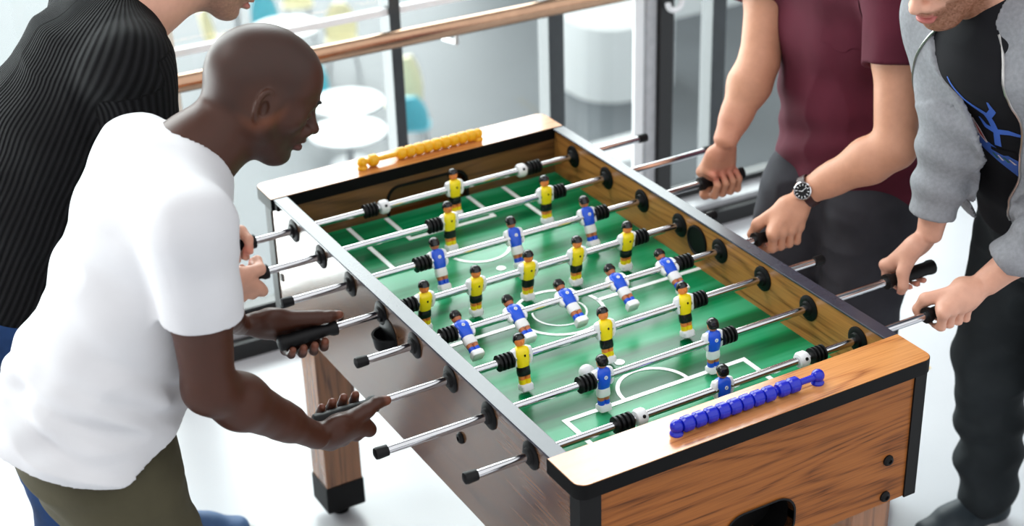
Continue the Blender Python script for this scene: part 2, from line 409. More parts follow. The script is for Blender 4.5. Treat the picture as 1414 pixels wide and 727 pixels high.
def goal_wall(y0, y1, mat, sgn):
    # inner end wall with its goal mouth
    hx0, hz0, hx1, hz1, r = gate; z0, z1 = FZ-.012, CB
    m = MB()
    top = rrect(hx0, hz0, hx1, hz1, r, 6, (1, 1, 0, 0))
    m.box((IX0, y0, z0), (hx0, y1, z1)); m.box((hx1, y0, z0), (IX1, y1, z1)); m.box((hx0, y0, hz1), (hx1, y1, z1))
    for cx, cz, a0 in ((hx1-r, hz1-r, 0), (hx0+r, hz1-r, 90)):
        cor = (hx1, hz1) if a0 == 0 else (hx0, hz1)
        P = [cor]+[(cx+r*math.cos(math.radians(a0+90*i/6)), cz+r*math.sin(math.radians(a0+90*i/6))) for i in range(7)]
        m.poly_prism(P, y0, y1, lambda a, b, z: (a, z, b))
    part(m, 'goal_wall', mat, tb, smooth=0)
    m = MB(); yy = y0 if sgn > 0 else y1
    pts = [(hx0, hz0)]+[p for p in reversed(rrect(hx0, hz0, hx1, hz1, r, 6, (1, 1, 0, 0))[:-2])]+[(hx1, hz0)]
    fr = [Vector((a, yy-sgn*.001, b)) for a, b in pts]
    rings = []
    for k, (a, b) in enumerate(pts):
        cx, cz = (hx0+hx1)/2, hz0
        d = Vector((a-cx, 0, b-cz)); d.x *= .5; d = d.normalized()*.0075
        p = Vector((a, yy-sgn*.002, b)); q = Vector((a, yy+sgn*.02, b))
        rings.append([p, p+d, q+d, q])
    m.loft(rings); part(m, 'goal_frame', black_pl, tb)
    m = MB(); m.box((hx0, (y1+.03 if sgn > 0 else y0-.035), z0), (hx1, (y1+.035 if sgn > 0 else y0-.03), hz1+.005)); part(m, 'goal_back', wood_d, tb, smooth=0)
goal_wall(IY1, IY1+.014, wood_d, 1); goal_wall(IY0-.014, IY0, wood_d, -1)
# end caps: rounded slabs with black edges and oak laminate tops
CXL, CXR = -.380, .3985
for y0, y1, cor in ((-.185, -.082, (0, 0, 1, 1)), (1.1355, 1.236, (1, 1, 0, 0))):
    m = MB(); o = rrect(CXL, y0, CXR, y1, .022, 6, cor); m.poly_prism(o, CB, CT-.0012, lambda a, b, z: (a, b, z)); cp = part(m, 'end_cap', black_edge, tb)
    m = MB(); o = rrect(CXL+.0012, y0+.0012, CXR-.0012, y1-.0012, .021, 6, cor); m.poly_prism(o, CT-.0013, CT, lambda a, b, z: (a, b, z)); part(m, 'laminate_top', wood_cap, cp)
# black corner trims
for sx in (0, 1):
    for sy in (0, 1):
        m = MB(); xo = TX0-.003 if not sx else TX1+.002; xi = TX0+.040 if not sx else TX1-.026
        yo = TY0-.002 if not sy else TY1+.002; yi = TY0+.030 if not sy else TY1-.032
        X0, X1 = sorted((xo, xi)); Y0, Y1 = sorted((yo, yi)); w = .004
        L = [(xo, yo), (xi, yo), (xi, yo+(w if not sy else -w)), (xo+(w if not sx else -w), yo+(w if not sy else -w)), (xo+(w if not sx else -w), yi), (xo, yi)]
        m.poly_prism(L, BOT-.002, CB, lambda a, b, z: (a, b, z)); part(m, 'corner_trim', black_pl, tb, smooth=0)
# legs with black boots and levelling feet
for x0, y0 in ((-.324, -.145), (.264, -.145), (-.324, 1.104), (.264, 1.104)):
    x1, y1 = x0+.097, y0+.090
    m = MB(); m.box((x0, y0, .10), (x1, y1, BOT+.02 if False else rz(-.10)), .002); lg = part(m, 'leg', wood_z, tb)
    m = MB(); m.box((x0-.003, y0-.003, .030), (x1+.003, y1+.003, .108), .003); part(m, 'leg_boot', black_pl, lg)
    m = MB(); m.lathe([(0, .022), (.006, .024), (.014, .012), (.032, .010)], ((x0+x1)/2, (y0+y1)/2, 0), (0, 0, 1), 16); part(m, 'levelling_foot', black_rub, lg)
# underside
m = MB(); m.box((TX0+.01, TY0+.01, BOT+.004), (TX1-.01, TY1-.01, BOT+.010)); part(m, 'base_board', wood_d, tb, smooth=0)
# bearings in both walls
for i in range(8):
    y = .15*i
    for side, xs, dr in (('l', TX0, -1), ('r', IX1, -1), ('l', IX0, 1), ('r', TX1, 1)):
        m = MB(); m.lathe([(0, .0275), (.002, .0275), (.0045, .023), (.005, .0165), (.010, .0145), (.011, .0095)], (xs, y, ZR), (dr, 0, 0), 24); part(m, 'rod_bearing', black_pl, tb)
# serving holes, cup and bolts
m = MB(); m.lathe([(0, .036), (.003, .036), (.004, .032), (.0015, .030), (.0015, .001)], (IX1, .5335, rz(-.011)), (-1, 0, 0), 28); part(m, 'serving_hole', black_pl, tb)['label'] = 'round black serving hole ring'
m = MB(); cyl_c = Vector((TX0, .572, rz(-.045)))
rings = []
for k, (dz, sc) in enumerate(((-.020, .55), (-.016, .85), (.012, 1.0), (.012, .86), (-.010, .72), (-.012, .4))):
    rings.append([cyl_c+Vector((-.036*sc*math.sin(PI*i/18),   .036*sc*math.cos(PI*i/18), dz)) for i in range(19)])
m.loft(rings, closed=False, cap=False)
m.loft([[cyl_c+Vector((-.001, .040*math.cos(2*PI*i/24), .006+.040*math.sin(2*PI*i/24))) for i in range(24)], [cyl_c+Vector((-.004, .034*math.cos(2*PI*i/24), .006+.034*math.sin(2*PI*i/24))) for i in range(24)]])
part(m, 'serving_cup', black_pl, tb)['label'] = 'black half-round serving cup'
def bolt(org, ax, r=.0115):
    m = MB(); m.lathe([(0, r), (.003, r), (.007, r*.75), (.008, r*.4), (.005, r*.35)], org, ax, 16); part(m, 'bolt_head', black_pl, tb)
for z in (-.171, -.255):
    bolt((.327, TY0+.002, rz(z)), (0, -1, 0)); bolt((-.289, TY0+.002, rz(z)), (0, -1, 0))
bolt((TX0, .827, rz(-.113)), (-1, 0, 0), .014); bolt((TX0, .268, rz(-.115)), (-1, 0, 0), .012)
m = MB(); m.box((TX0-.003, 1.151, rz(-.177)), (TX0, 1.163, rz(-.160))); part(m, 'side_latch', black_pl, tb)
m = MB(); m.box((TX0-.010, 1.118, rz(.020)), (TX0, 1.136, rz(.040)), .002); part(m, 'rail_plug', black_pl, tb)

# ------------------------------------------------ score counters
def counter(xs, y, z, beads, rodends, mat, label, rest):
    o = empty('score_counter', ((xs[0]+xs[-1])/2, y, z), label, 'score counter')
    m = MB(); m.cyl((rodends[0], y, z+.015), (rodends[1], y, z+.015), .0062, 12); part(m, 'wire', mat, o)
    for e in rodends:
        m = MB(); m.lathe([(0, .012), (.003, .0125), (.010, .008), (.014, .008)], (e, y, z), (0, 0, 1), 16); m.ball((e, y, z+.016), .0125, 14); part(m, 'stand', mat, o)
    for x in xs:
        m = MB(); m.lathe([(-.0125, .006), (-.0115, .011), (-.007, .0145), (.007, .0145), (.0115, .011), (.0125, .006)], (x, y, z+.0150), (1, 0, 0), 18); part(m, 'bead', mat, o)
    return o
counter([-.130+.0252*i for i in range(8)]+[.078, .102], -.139, CT, 10, (-.152, .158), bead_b, 'blue bead score counter lying on the near end of the table', None)
counter([-.102+.0, -.122][:1]+[-.028+.0236*i for i in range(9)], 1.175, CT, 10, (-.130, .180), bead_y, 'yellow bead score counter lying on the far end of the table', None)

# ================================================================== RODS AND PLAYERS
def figure(x, y, team, tilt, rod, hair=None, prev=[0]):
    """one moulded player gripped by its rod; turned about the rod by tilt (radians)"""
    R = Matrix.Translation((x, y, ZR)) @ Matrix.Rotation(tilt, 4, 'X') @ Matrix.Rotation(PI if team == 'b' else 0, 4, 'Z')
    yl = team == 'y'
    shirt, shorts, sock = (yel, blk_paint, yel) if yl else (blu, white_pl, blu)
    m = MB(); m.sloft([(-.0205, 0, 0, .0125, .0100, 2.6), (-.016, 0, 0, .0135, .0112, 2.6), (0, 0, 0, .0155, .0130, 2.6), (.012, 0, -.001, .0168, .0120, 2.6), (.0175, 0, -.001, .0150, .0098, 2.5), (.0205, 0, 0, .0090, .0078, 2.2), (.0225, 0, 0, .0058, .0058, 2)], 20)
    p = part(m, 'player', shirt, rod, xf=R)
    p['label'] = ('yellow shirted' if yl else 'blue shirted')+' moulded player'
    for s in (-1, 1):
        m = MB(); m.sloft([(-.0165, s*.0160, 0, .0032, .0055, 2.4), (-.010, s*.0180, 0, .0046, .0080, 2.4), (.008, s*.0190, -.001, .0055, .0088, 2.4), (.0165, s*.0165, -.001, .0052, .0070, 2.2), (.0195, s*.0135, 0, .0025, .0035, 2)], 14)
        part(m, 'sleeve', white_pl, p, xf=R)
    sk = fleshp if yl else flesh2
    m = MB(); m.sloft([(.019, 0, .001, .0052, .0052, 2), (.0225, 0, .0, .0058, .0060, 2), (.0250, 0, -.001, .0088, .0092, 2.1), (.031, 0, -.001, .0102, .0108, 2.1), (.037, 0, 0, .0104, .0108, 2.1), (.0425, 0, 0, .0082, .0086, 2), (.0450, 0, 0, .0035, .0038, 2)], 18)
    m.ball((0, -.0120, .0315), .0024, 8); part(m, 'head', sk, p, xf=R)
    m = MB(); m.sloft([(.0295, 0, .0042, .0102, .0082, 2.1), (.0345, 0, .0030, .0114, .0100, 2.1), (.0385, 0, -.0006, .0117, .0126, 2.1), (.0435, 0, 0, .0100, .0110, 2.1), (.0475, 0, 0, .0058, .0064, 2), (.0485, 0, 0, .002, .002, 2)], 18)
    part(m, 'hair', blk_paint, p, xf=R)
    m = MB(); m.sloft([(-.0380, 0, 0, .0132, .0092, 2.6), (-.034, 0, 0, .0142, .0100, 2.6), (-.025, 0, 0, .0136, .0104, 2.6), (-.0195, 0, 0, .0126, .0102, 2.6)], 20); part(m, 'shorts', shorts, p, xf=R)
    for s in (-1, 1):
        m = MB(); m.sloft([(-.0475, s*.0058, 0, .0061, .0070, 2.2), (-.042, s*.0060, 0, .0064, .0074, 2.2), (-.036, s*.0062, 0, .0066, .0078, 2.2)], 14); lg = part(m, 'leg', sk, p, xf=R)
        m = MB(); m.sloft([(-.0590, s*.0058, 0, .0060, .0070, 2.2), (-.052, s*.0058, 0, .0067, .0080, 2.2), (-.0462, s*.0058, 0, .0064, .0074, 2.2)], 14); part(m, 'sock', sock, p, xf=R)
    m = MB(); m.sloft([(-.0690, 0, -.0005, .0120, .0112, 5), (-.0680, 0, -.0005, .0132, .0124, 5), (-.0590, 0, -.0005, .0138, .0114, 5), (-.0555, 0, 0, .0122, .0092, 4)], 24); part(m, 'boots', white_pl, p, xf=R)
    m = MB()
    if yl: m.sloft([(0, 0, 0, .0022, .0026, 3), (.0012, 0, 0, .0020, .0024, 3)], 10); tr_ = Matrix.Translation((.0015, -.0124, .004)) @ Matrix.Rotation(PI/2, 4, 'X')
    else: m.lathe([(0, .0038), (.0012, .0038), (.0012, .0020), (0, .0020)], (0, 0, 0), (0, 0, 1), 14); tr_ = Matrix.Translation((.0, .0122, .005)) @ Matrix.Rotation(-PI/2, 4, 'X')
    part(m, 'crest', blk_paint if yl else white_pl, p, xf=R @ tr_)
def bumper(x0, x1, y, rod):
    n = 4; pr = []; L = x1-x0
    for i in range(n):
        a = L*i/n; pr += [(a, .0105), (a+.001, .0165), (a+L/n*.55, .0165), (a+L/n*.72, .0105)]
    pr.append((L, .0105)); m = MB(); m.lathe(pr, (x0, y, ZR), (1, 0, 0), 24); part(m, 'bumper', black_rub, rod)
def collar(x, y, rod):
    m = MB(); m.lathe([(-.011, .009), (-.0105, .0135), (-.006, .0165), (.006, .0165), (.0105, .0135), (.011, .009)], (x, y, ZR), (1, 0, 0), 24); c = part(m, 'collar', white_pl, rod); c['label'] = 'white stop collar'
    m = MB(); m.lathe([(0, .0035), (.0175, .0035)], (x, y, ZR), (0, -.85, .5), 10); part(m, 'set_screw', blk_paint, c)
def handle(xa, xb, y, rod):
    d = 1 if xb > xa else -1; L = abs(xb-xa)
    m = MB(); m.lathe([(0, .0105), (.001, .0165), (.010, .0165), (.018, .0125), (.03, .0130), (L*.55, .0150), (L*.85, .0145), (L-.01, .0165), (L-.002, .0160), (L, .012)], (xa, y, ZR), (d, 0, 0), 12); part(m, 'handle', black_rub, rod)
def endcap(x, d, y, rod):
    m = MB(); m.lathe([(-.020, .0085), (-.020, .0105), (0, .0115), (.004, .0105), (.006, .006)], (x, y, ZR), (d, 0, 0), 16); part(m, 'end_cap', black_rub, rod)
D2R = math.radians
RODS = [ # y index, left x, right x, handle side, team, tilt, players, bumpers (x0, x1), collars, label
 (0, -.492, .548, 1, 'b', 4, [.051], [(-.190, -.150), (.258, .292)], [-.134, .238], 'steel goalkeeper rod nearest the camera with one blue player', .13),
 (1, -.590, .577, 1, 'b', 4, [-.118, .138], [(-.172, -.136), (.156, .191)], [], 'steel rod with two blue players, second from the near end', .13),
 (2, -.520, .531, -1, 'y', 13, [-.2083, -.0166, .1747], [(-.262, -.226), (.193, .228)], [], 'steel rod with three yellow players in front of the centre circle', .125),
 (3, -.487, .467, 1, 'b', 63, [-.2549, -.1346, -.0121, .1125, .2392], [(-.306, -.270), (.262, .300)], [], 'steel rod with five tilted blue players over the centre circle', .12),
 (4, -.464, .468, -1, 'y', -3, [-.2652, -.1441, -.0173, .1043, .2334], [(-.318, -.281), (.250, .287)], [], 'steel rod with five upright yellow players behind the centre circle', .125),
 (5, -.515, .537, 1, 'b', 24, [-.155, .0356, .2267], [(-.211, -.173), (.244, .280)], [], 'steel rod with three blue players in the far half', .125),
 (6, -.488, .679, -1, 'y', 6, [-.0486, .2056], [(-.103, -.067), (.223, .258)], [], 'steel rod with two yellow players, second from the far end', .12),
 (7, -.457, .586, -1, 'y', 6, [.0454], [(-.190, -.155), (.246, .282)], [-.139, .228], 'steel goalkeeper rod at the far end with one yellow player', .12)]
for i, xl, xr, hs, team, tilt, men, bums, cols, label, hl in RODS:
    y = .15*i
    ro = empty('foosball_rod', (0, y, ZR), label, 'foosball rod', 'foosball rods across the table')
    m = MB(); m.cyl((xl-(.09 if hs < 0 else 0), y, ZR), (xr+(.09 if hs > 0 else 0), y, ZR), .0080, 20); part(m, 'bar', chrome, ro)
    if hs < 0: handle(xl, xl-hl, y, ro); endcap(xr, 1, y, ro)
    else: handle(xr, xr+hl, y, ro); endcap(xl, -1, y, ro)
    for a, b in bums: bumper(a, b, y, ro)
    for x in cols: collar(x, y, ro)
    for x in men: figure(x, y, team, D2R(-tilt) if False else D2R(tilt)*-1, ro)
# ball behind the near blue back's head
m = MB(); m.ball((-.083, .262, FZ+.0165), .0165, 20); setp(m.build('foosball_ball', white_pl), 'small white ball on the pitch behind a blue player', 'ball')
# ================================================================== PEOPLE: implicit-surface modelling
rng = np.random.default_rng(5)
LAT = rng.random((40, 40, 40)).astype(np.float32)
def vnoise(p):
    i = np.floor(p).astype(np.int32); f = (p-i).astype(np.float32); f = f*f*(3-2*f); i %= 40; j = (i+1) % 40
    x, y, z = i.T; X, Y, Zz = j.T; a, b, c = f.T
    l = LAT
    return ((l[x, y, z]*(1-a)+l[X, y, z]*a)*(1-b)+(l[x, Y, z]*(1-a)+l[X, Y, z]*a)*b)*(1-c)+((l[x, y, Zz]*(1-a)+l[X, y, Zz]*a)*(1-b)+(l[x, Y, Zz]*(1-a)+l[X, Y, Zz]*a)*b)*c
A3 = lambda *v: np.array(v, dtype=np.float32)
def nrm(v): v = np.asarray(v, dtype=np.float32); return v/np.linalg.norm(v)
class SDF:
    def __init__(s, lo, hi, h):
        s.lo = np.array(lo, np.float32); s.h = h
        s.n = np.ceil((np.array(hi)-s.lo)/h).astype(int)+1
        s.F = np.full(s.n, 1.0, np.float32)
    def _sub(s, lo, hi):
        a = np.clip(np.floor((np.asarray(lo)-s.lo)/s.h).astype(int), 0, s.n); b = np.clip(np.ceil((np.asarray(hi)-s.lo)/s.h).astype(int)+1, 0, s.n)
        if (b <= a).any(): return None
        sl = tuple(slice(p, q) for p, q in zip(a, b))
        ax = [s.lo[k]+s.h*np.arange(a[k], b[k], dtype=np.float32) for k in range(3)]
        return sl, ax[0][:, None, None], ax[1][None, :, None], ax[2][None, None, :]
    def _comb(s, sl, d, k, sub):
        F = s.F[sl]
        if sub: F2 = -F; d2 = d   # intersection with the complement
        else: F2 = F; d2 = d
        if sub:
            # smooth max(F, -d) = -smin(-F, d)
            hh = np.maximum(k-np.abs(F2-d2), 0)/k if k else 0
            s.F[sl] = -(np.minimum(F2, d2)-hh*hh*k*.25)
        else:
            hh = np.maximum(k-np.abs(F2-d2), 0)/k if k else 0
            s.F[sl] = np.minimum(F2, d2)-hh*hh*k*.25
    def cone(s, a, b, ra, rb, k=.02, sub=False):
        a = A3(*a); b = A3(*b); m = max(ra, rb)+k+.02
        g = s._sub(np.minimum(a, b)-m, np.maximum(a, b)+m)
        if g is None: return
        sl, X, Y, Z = g; ab = b-a; L2 = float(ab@ab)+1e-12
        px, py, pz = X-a[0], Y-a[1], Z-a[2]
        t = np.clip((px*ab[0]+py*ab[1]+pz*ab[2])/L2, 0, 1)
        d = np.sqrt((px-t*ab[0])**2+(py-t*ab[1])**2+(pz-t*ab[2])**2)-(ra+(rb-ra)*t)
        s._comb(sl, d, k, sub)
    def chain(s, pts, rs, k=.015):
        for i in range(len(pts)-1): s.cone(pts[i], pts[i+1], rs[i], rs[i+1], k)
    def ell(s, c, r, R=None, k=.02, sub=False):
        c = A3(*c); R = np.eye(3, dtype=np.float32) if R is None else np.asarray(R, np.float32)   # rows = local axes
        m = max(r)+k+.02; g = s._sub(c-m, c+m)
        if g is None: return
        sl, X, Y, Z = g; px, py, pz = X-c[0], Y-c[1], Z-c[2]
        k0 = 0; k1 = 0
        for i in range(3):
            q = px*R[i, 0]+py*R[i, 1]+pz*R[i, 2]; k0 = k0+(q/r[i])**2; k1 = k1+(q/r[i]**2)**2
        k0 = np.sqrt(k0); k1 = np.sqrt(k1)+1e-6
        s._comb(sl, k0*(k0-1)/k1, k, sub)
    def eseg(s, a, b, ra, rb, U, k=.03, cap=.6, sub=False):
        """tapered elliptical segment; ra=(ru,rv) at a; U = world direction of ru"""
        a = A3(*a); b = A3(*b); ab = b-a; L = float(np.linalg.norm(ab)); w = ab/L
        U = A3(*U); U = nrm(U-w*(U@w)); Vv = np.cross(w, U)
        m = max(max(ra), max(rb))+k+.02; g = s._sub(np.minimum(a, b)-m, np.maximum(a, b)+m)
        if g is None: return
        sl, X, Y, Z = g; px, py, pz = X-a[0], Y-a[1], Z-a[2]
        tt = (px*w[0]+py*w[1]+pz*w[2])/L; t = np.clip(tt, 0, 1)
        u = px*U[0]+py*U[1]+pz*U[2]; v = px*Vv[0]+py*Vv[1]+pz*Vv[2]; e = (tt-t)*L
        ru = ra[0]+(rb[0]-ra[0])*t; rv = ra[1]+(rb[1]-ra[1])*t; rw = np.minimum(ru, rv)*cap
        k0 = np.sqrt((u/ru)**2+(v/rv)**2+(e/rw)**2); k1 = np.sqrt((u/ru**2)**2+(v/rv**2)**2+(e/rw**2)**2)+1e-6
        s._comb(sl, k0*(k0-1)/k1, k, sub)
    def tube(s, sts, U, k=.04, cap=.6):
        """stations (centre, ru, rv)"""
        for (c0, u0, v0), (c1, u1, v1) in zip(sts[:-1], sts[1:]): s.eseg(c0, c1, (u0, v0), (u1, v1), U, k, cap)
    def like(s):
        o = SDF.__new__(SDF); o.lo, o.h, o.n = s.lo, s.h, s.n; o.F = np.full(s.n, 1.0, np.float32); return o
    def union(s, o, k=.03):
        hh = np.maximum(k-np.abs(s.F-o.F), 0)/k; s.F = np.minimum(s.F, o.F)-hh*hh*k*.25
    def short_sleeve(s, neck, sh, el, frac, r0, r1, k):
        """a short sleeve, hollow at its hem, blended into the garment"""
        o = s.like(); a, b = A3(*sh), A3(*el); d = nrm(b-a); hm = a+(b-a)*frac
        o.cone(a, a+(b-a)*(frac+.25), r0, r1, .02)
        idx, p = o.near(.08); v = (p-hm) @ d; f = o.F[tuple(idx.T)]
        inn = np.linalg.norm(p-hm-v[:, None]*d, axis=1)-(r1-.008)
        o.F[tuple(idx.T)] = np.maximum(np.maximum(f, v), np.where(v > -.07, -inn, -1))
        s.cone(neck, sh, r0*1.05, r0*1.0, k); s.union(o, .03)
    def near(s, w=.035):
        idx = np.argwhere(np.abs(s.F) < w); return idx, s.lo+s.h*idx.astype(np.float32)
    def displace(s, fn, w=.035):
        idx, p = s.near(w); s.F[idx[:, 0], idx[:, 1], idx[:, 2]] -= fn(p).astype(np.float32)
    def shell(s, th): s.F = np.maximum(s.F, -(s.F+th))
    def cut(s, fn):
        """remove where fn(p) > 0"""
        idx, p = s.near(.05); v = fn(p).astype(np.float32); f = s.F[idx[:, 0], idx[:, 1], idx[:, 2]]
        s.F[idx[:, 0], idx[:, 1], idx[:, 2]] = np.maximum(f, v)
    def mesh(s, name):
        F = s.F; F[0] = F[-1] = 1; F[:, 0] = F[:, -1] = 1; F[:, :, 0] = F[:, :, -1] = 1
        S = F < 0
        c = np.zeros(s.n-1, np.uint8)
        offs = [(i, j, k) for i in (0, 1) for j in (0, 1) for k in (0, 1)]
        n0, n1, n2 = s.n-1
        for i, j, k in offs: c += S[i:i+n0, j:j+n1, k:k+n2]
        act = np.argwhere((c > 0) & (c < 8))
        vals = np.stack([F[act[:, 0]+i, act[:, 1]+j, act[:, 2]+k] for i, j, k in offs], 1)
        acc = np.zeros((len(act), 3), np.float32); cnt = np.zeros(len(act), np.float32)
        for p in range(8):
            for q in range(p+1, 8):
                dlt = np.array(offs[q])-np.array(offs[p])
                if np.abs(dlt).sum() != 1: continue
                a = vals[:, p]; b = vals[:, q]; m = (a < 0) != (b < 0)
                t = np.where(m, a/np.where(m, a-b, 1), 0)
                acc[m] += (np.array(offs[p], np.float32)+dlt[None].astype(np.float32)*t[m][:, None]); cnt[m] += 1
        V = s.lo+s.h*(act+acc/cnt[:, None])
        idm = np.full(s.n-1, -1, np.int32); idm[tuple(act.T)] = np.arange(len(act), dtype=np.int32)
        Q = []
        for ax in range(3):
            u, v = (ax+1) % 3, (ax+2) % 3
            sl0 = [slice(1, -1)]*3; sl1 = [slice(1, -1)]*3; sl0[ax] = slice(0, -1); sl1[ax] = slice(1, None)
            a = S[tuple(sl0)]; b = S[tuple(sl1)]
            for flip, m in ((False, a & ~b), (True, ~a & b)):
                e = np.argwhere(m)
                if not len(e): continue
                e = e+np.array([0 if k == ax else 1 for k in range(3)])
                def ids(du, dv):
                    g = e.copy(); g[:, u] -= du; g[:, v] -= dv; return idm[tuple(g.T)]
                q = np.stack([ids(1, 1), ids(0, 1), ids(0, 0), ids(1, 0)], 1)
                Q.append(q[:, ::-1] if flip else q)
        Q = np.concatenate(Q); Q = Q[(Q >= 0).all(1)]
        # two light smoothing passes
        E = np.concatenate([Q[:, [0, 1]], Q[:, [1, 2]], Q[:, [2, 3]], Q[:, [3, 0]]])
        deg = np.bincount(E[:, 0], minlength=len(V))+np.bincount(E[:, 1], minlength=len(V))
        for lam in (.5, -.52, .5, -.52):
            sm = np.stack([np.bincount(E[:, 0], V[E[:, 1], k], len(V))+np.bincount(E[:, 1], V[E[:, 0], k], len(V)) for k in range(3)], 1)/np.maximum(deg, 1)[:, None]
            V = V+lam*(sm-V)
        V = V.astype(np.float32)
        me = bpy.data.meshes.new(name); me.vertices.add(len(V)); me.vertices.foreach_set('co', V.ravel())
        me.loops.add(Q.size); me.loops.foreach_set('vertex_index', Q.ravel().astype(np.int32))
        me.polygons.add(len(Q)); me.polygons.foreach_set('loop_start', np.arange(0, Q.size, 4, dtype=np.int32))
        me.update(); me.validate(); s.V = V; s.Q = Q
        return me
def add_col(me, cols):
    a = me.attributes.new('tint', 'FLOAT_COLOR', 'POINT'); c = np.ones((len(cols), 4), np.float32); c[:, :3] = cols; a.data.foreach_set('color', c.ravel())
def add_val(me, name, v):
    a = me.attributes.new(name, 'FLOAT', 'POINT'); a.data.foreach_set('value', np.asarray(v, np.float32))
# ---- materials for people
def skin_mat(name, rough=.5, spec=.4):
    t = NT(name); at = t.n('ShaderNodeAttribute', attribute_name='tint'); c = coords(t)
    nz = noise(t, c, 60, 4); nf = noise(t, c, 900, 2)
    col = t.mix(t.math('MULTIPLY', nz, .22), at.outputs['Color'], (0.10, .02, .012, 1))
    t.set(Base_Color=col, Roughness=rough, Subsurface_Weight=.03); t.b.inputs['Subsurface Radius'].default_value = (.006, .002, .001); t.b.inputs['Specular IOR Level'].default_value = spec
    t.bump(nf, .2, .0008); return t.m
def cloth(name, col, rough=.85, vary=.06, vscale=14, weave=700, bump=.2, sheen=.0):
    t = NT(name); c = coords(t); nz = noise(t, c, vscale, 4); nw = noise(t, c, weave, 2)
    d = tuple(x*(1-vary*2) for x in col[:3])+(1,); l = tuple(min(1, x*(1+vary*2)) for x in col[:3])+(1,)
    cc = t.ramp(nz, (.3, d), (.7, l)); cc = t.mix(t.math('MULTIPLY', nw, .25), cc, d)
    t.set(Base_Color=cc, Roughness=rough, Sheen_Weight=sheen); t.b.inputs['Specular IOR Level'].default_value = .2
    t.bump(nw, bump, .0012); return t.m
skinD = skin_mat('brown_skin', .42, .32); skinL = skin_mat('fair_skin', .5, .4)
tee_w = cloth('white_cotton', (.61, .61, .63, 1), vary=.01); tee_m = cloth('maroon_cotton', srgb(84, 30, 45), vary=.08, vscale=8); tee_k = cloth('black_cotton', srgb(22, 22, 26))
olive = cloth('olive_twill', srgb(72, 68, 52), vary=.06); char_m = cloth('charcoal_denim', srgb(54, 54, 60), vary=.14, vscale=7); navy_k = cloth('black_trouser_cloth', srgb(42, 47, 50), vary=.14, vscale=6)
jean = cloth('blue_denim', srgb(32, 58, 100), vary=.22, vscale=9); grey_h = cloth('heather_grey_jersey', srgb(140, 142, 147), vary=.07, vscale=120); grey_in = cloth('dark_grey_lining', srgb(78, 79, 82))
shoe_b = plain('blue_shoe_canvas', srgb(70, 104, 150), .6); shoe_d = plain('dark_teal_shoe', srgb(34, 46, 54), .6); shoe_k = plain('dark_brown_shoe', srgb(44, 36, 32), .5); sole_m = plain('pale_sole', srgb(205, 205, 205), .6)
hair_d = plain('dark_brown_hair', srgb(52, 38, 28), .6, vary=.2, vscale=200); hair_r = plain('light_brown_hair', srgb(120, 84, 52), .6, vary=.2, vscale=200)
eye_w = plain('eye_white', srgb(232, 228, 224), .15); eye_d = plain('eye_iris', srgb(40, 28, 20), .1)
hair_k = plain('black_hair', srgb(14, 11, 10), .6, vary=.2, vscale=200); leather = plain('dark_brown_strap', srgb(56, 26, 26), .5); pr_blue = plain('blue_print', srgb(62, 104, 196), .7); pr_white = plain('white_print', srgb(222, 214, 220), .7); pr_red = plain('red_print', srgb(190, 70, 70), .7); pr_green = plain('green_print', srgb(40, 110, 80), .7)
# ribbed knit
t = NT('black_rib_knit'); at = t.n('ShaderNodeAttribute', attribute_name='rib'); sn = t.math('SINE', at.outputs['Fac'])
hgt = t.math('ADD', t.math('MULTIPLY', sn, .5), .5); nz = noise(t, coords(t), 500, 2)
t.set(Base_Color=t.mix(hgt, srgb(7, 7, 8), srgb(28, 28, 30)), Roughness=.9); t.b.inputs['Specular IOR Level'].default_value = .15; t.bump(t.math('ADD', hgt, t.math('MULTIPLY', nz, .3)), .9, .004); knit = t.m

